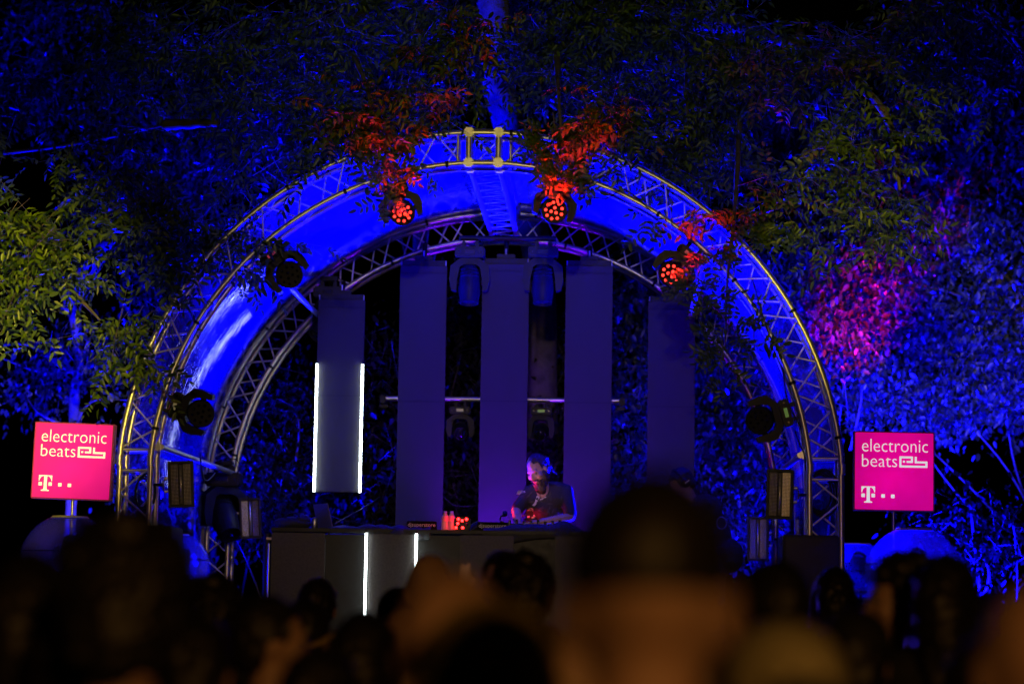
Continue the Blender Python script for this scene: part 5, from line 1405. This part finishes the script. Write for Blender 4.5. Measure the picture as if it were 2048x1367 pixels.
mb = MB(); mb.tube([HM5 @ V3((.098 * math.cos(a), .02 + .115 * math.sin(a), .01 - .04 * math.sin(a))) for a in np.linspace(-.3, math.pi + .3, 15)], .008, 6); mb.build('glasses_strap', mat('yellow_strap', (.7, .5, .12), .5), r5, True)
fan(728, 1230, 6.3, 'long haired person below the first booth tube', 175, hair='long', hcol='black', shirt=(.16, .06, .03), skin=2)
fan(800, 1184, 9.5, 'person in a dark cap before the recess between the booth tubes', 180, hat='cap', hatcol=(.03, .03, .06), hair='short', shirt=(.1, .09, .08))
fan(812, 1212, 7.6, 'bald person in grey just before the dark cap', 185, bald=True, shirt=(.16, .14, .12), skin=0)
fan(860, 1106, 8.4, 'tall bald person with a blue rimmed scalp beside the second booth tube', 178, bald=True, shirt=(.05, .05, .05), skin=2)
fan(1006, 1104, 10.2, 'person with short dark hair turned from the stage, below the mixing deck', 20, hair='crop', shirt=(.04, .03, .03), skin=0)
fan(1046, 1120, 9.0, 'round headed dark haired person before the one turned from the stage', 180, hair='curly', shirt=(.02, .02, .02))
rf, HMf, _ = fan(826, 1190, 12.2, 'person raising an open red lit hand toward the booth', 180, pose='raise', hair='short', shirt=(.03, .03, .03))
fan(1668, 1140, 11.5, 'long haired person before the smaller clear dome', 180, hair='long', shirt=(.03, .03, .04))
fan(1806, 1124, 7.6, 'curly haired person before the large clear dome', 205, hair='curly', shirt=(.03, .03, .03), pose='turn_left')
fan(1892, 1117, 7.3, 'dark haired person whispering beside the curly haired one', 160, hair='long', shirt=(.02, .02, .02), skin=1)
fan(1972, 1190, 9.0, 'person in dark clothes beyond the large clear dome', 180, hair='short', shirt=(.03, .03, .03))
fan(1712, 1235, 6.0, 'person in a black cap below the smaller dome', 180, hat='cap', hatcol=(.01, .01, .01), hair='short', shirt=(.05, .03, .02), skin=0)
fan(2068, 1165, 3.4, 'bald person at the dark shrub side of the crowd', 180, bald=True, shirt=(.12, .06, .03), skin=0)
fan(1960, 1280, 5.0, 'person in black between the whispering pair and the bald head', 180, hair='short', shirt=(.02, .015, .015))
fan(255, 1062, 3.9, 'broad dark person with curly hair before the speaker at the laptop end', 180, hair='curly', shirt=(.008, .008, .008), skin=1)
fan(425, 1165, 8.2, 'dark person with a white print on the sleeve by the back truss leg', 180, hair='curly', shirt=(.012, .012, .012), skin=1)
fan(60, 1120, 4.6, 'dark person in black below the sign near the twisted tree', 180, hair='long', shirt=(.008, .008, .008), skin=1)
fan(150, 1215, 4.2, 'short person in black beside the broad curly head', 180, hair='short', shirt=(.008, .008, .008), skin=1)
fan(390, 1235, 5.0, 'person in black hoodie below the back truss leg', 180, hair='short', shirt=(.008, .008, .008), skin=1)
fan(1430, 1290, 5.4, 'person in dark red beside the tall cropped head', 180, hair='short', shirt=(.12, .03, .02), skin=0)
fan(640, 1300, 4.6, 'short person in a brown top below the yellow strap', 180, hair='short', shirt=(.16, .09, .04), skin=0)

# rim lights on the DJ: red lamp on the booth's far side, blue from behind
rr = at(958, 1048, 1.85); rr.z = ZT + .07
par(rr, (djp.x - .1, 1.9, STAGE_Z + 1.4), RED, 26, 'red lamp behind the booth lighting the arm of the bearded person', 80, M_LEDR, .5)
rt = empty('lamp_stool', (rr.x, rr.y, STAGE_Z)); tag(rt, 'small black stand under the red lamp behind the booth', 'stand')
rod('pole', (0, 0, 0), (0, 0, rr.z - STAGE_Z - .06), .018, M_BLACK, rt); MB().box((0, 0, .012), (.26, .26, .024), bev=.004).build('foot', M_BLACK, rt)
par((.05, 2.7, STAGE_Z + .5), (.22, 3.6, 2.75), (.14, .0, 1.0), 300, 'violet flood lamp on the stage floor before the purple washed column', 90, M_LEDB, .7)
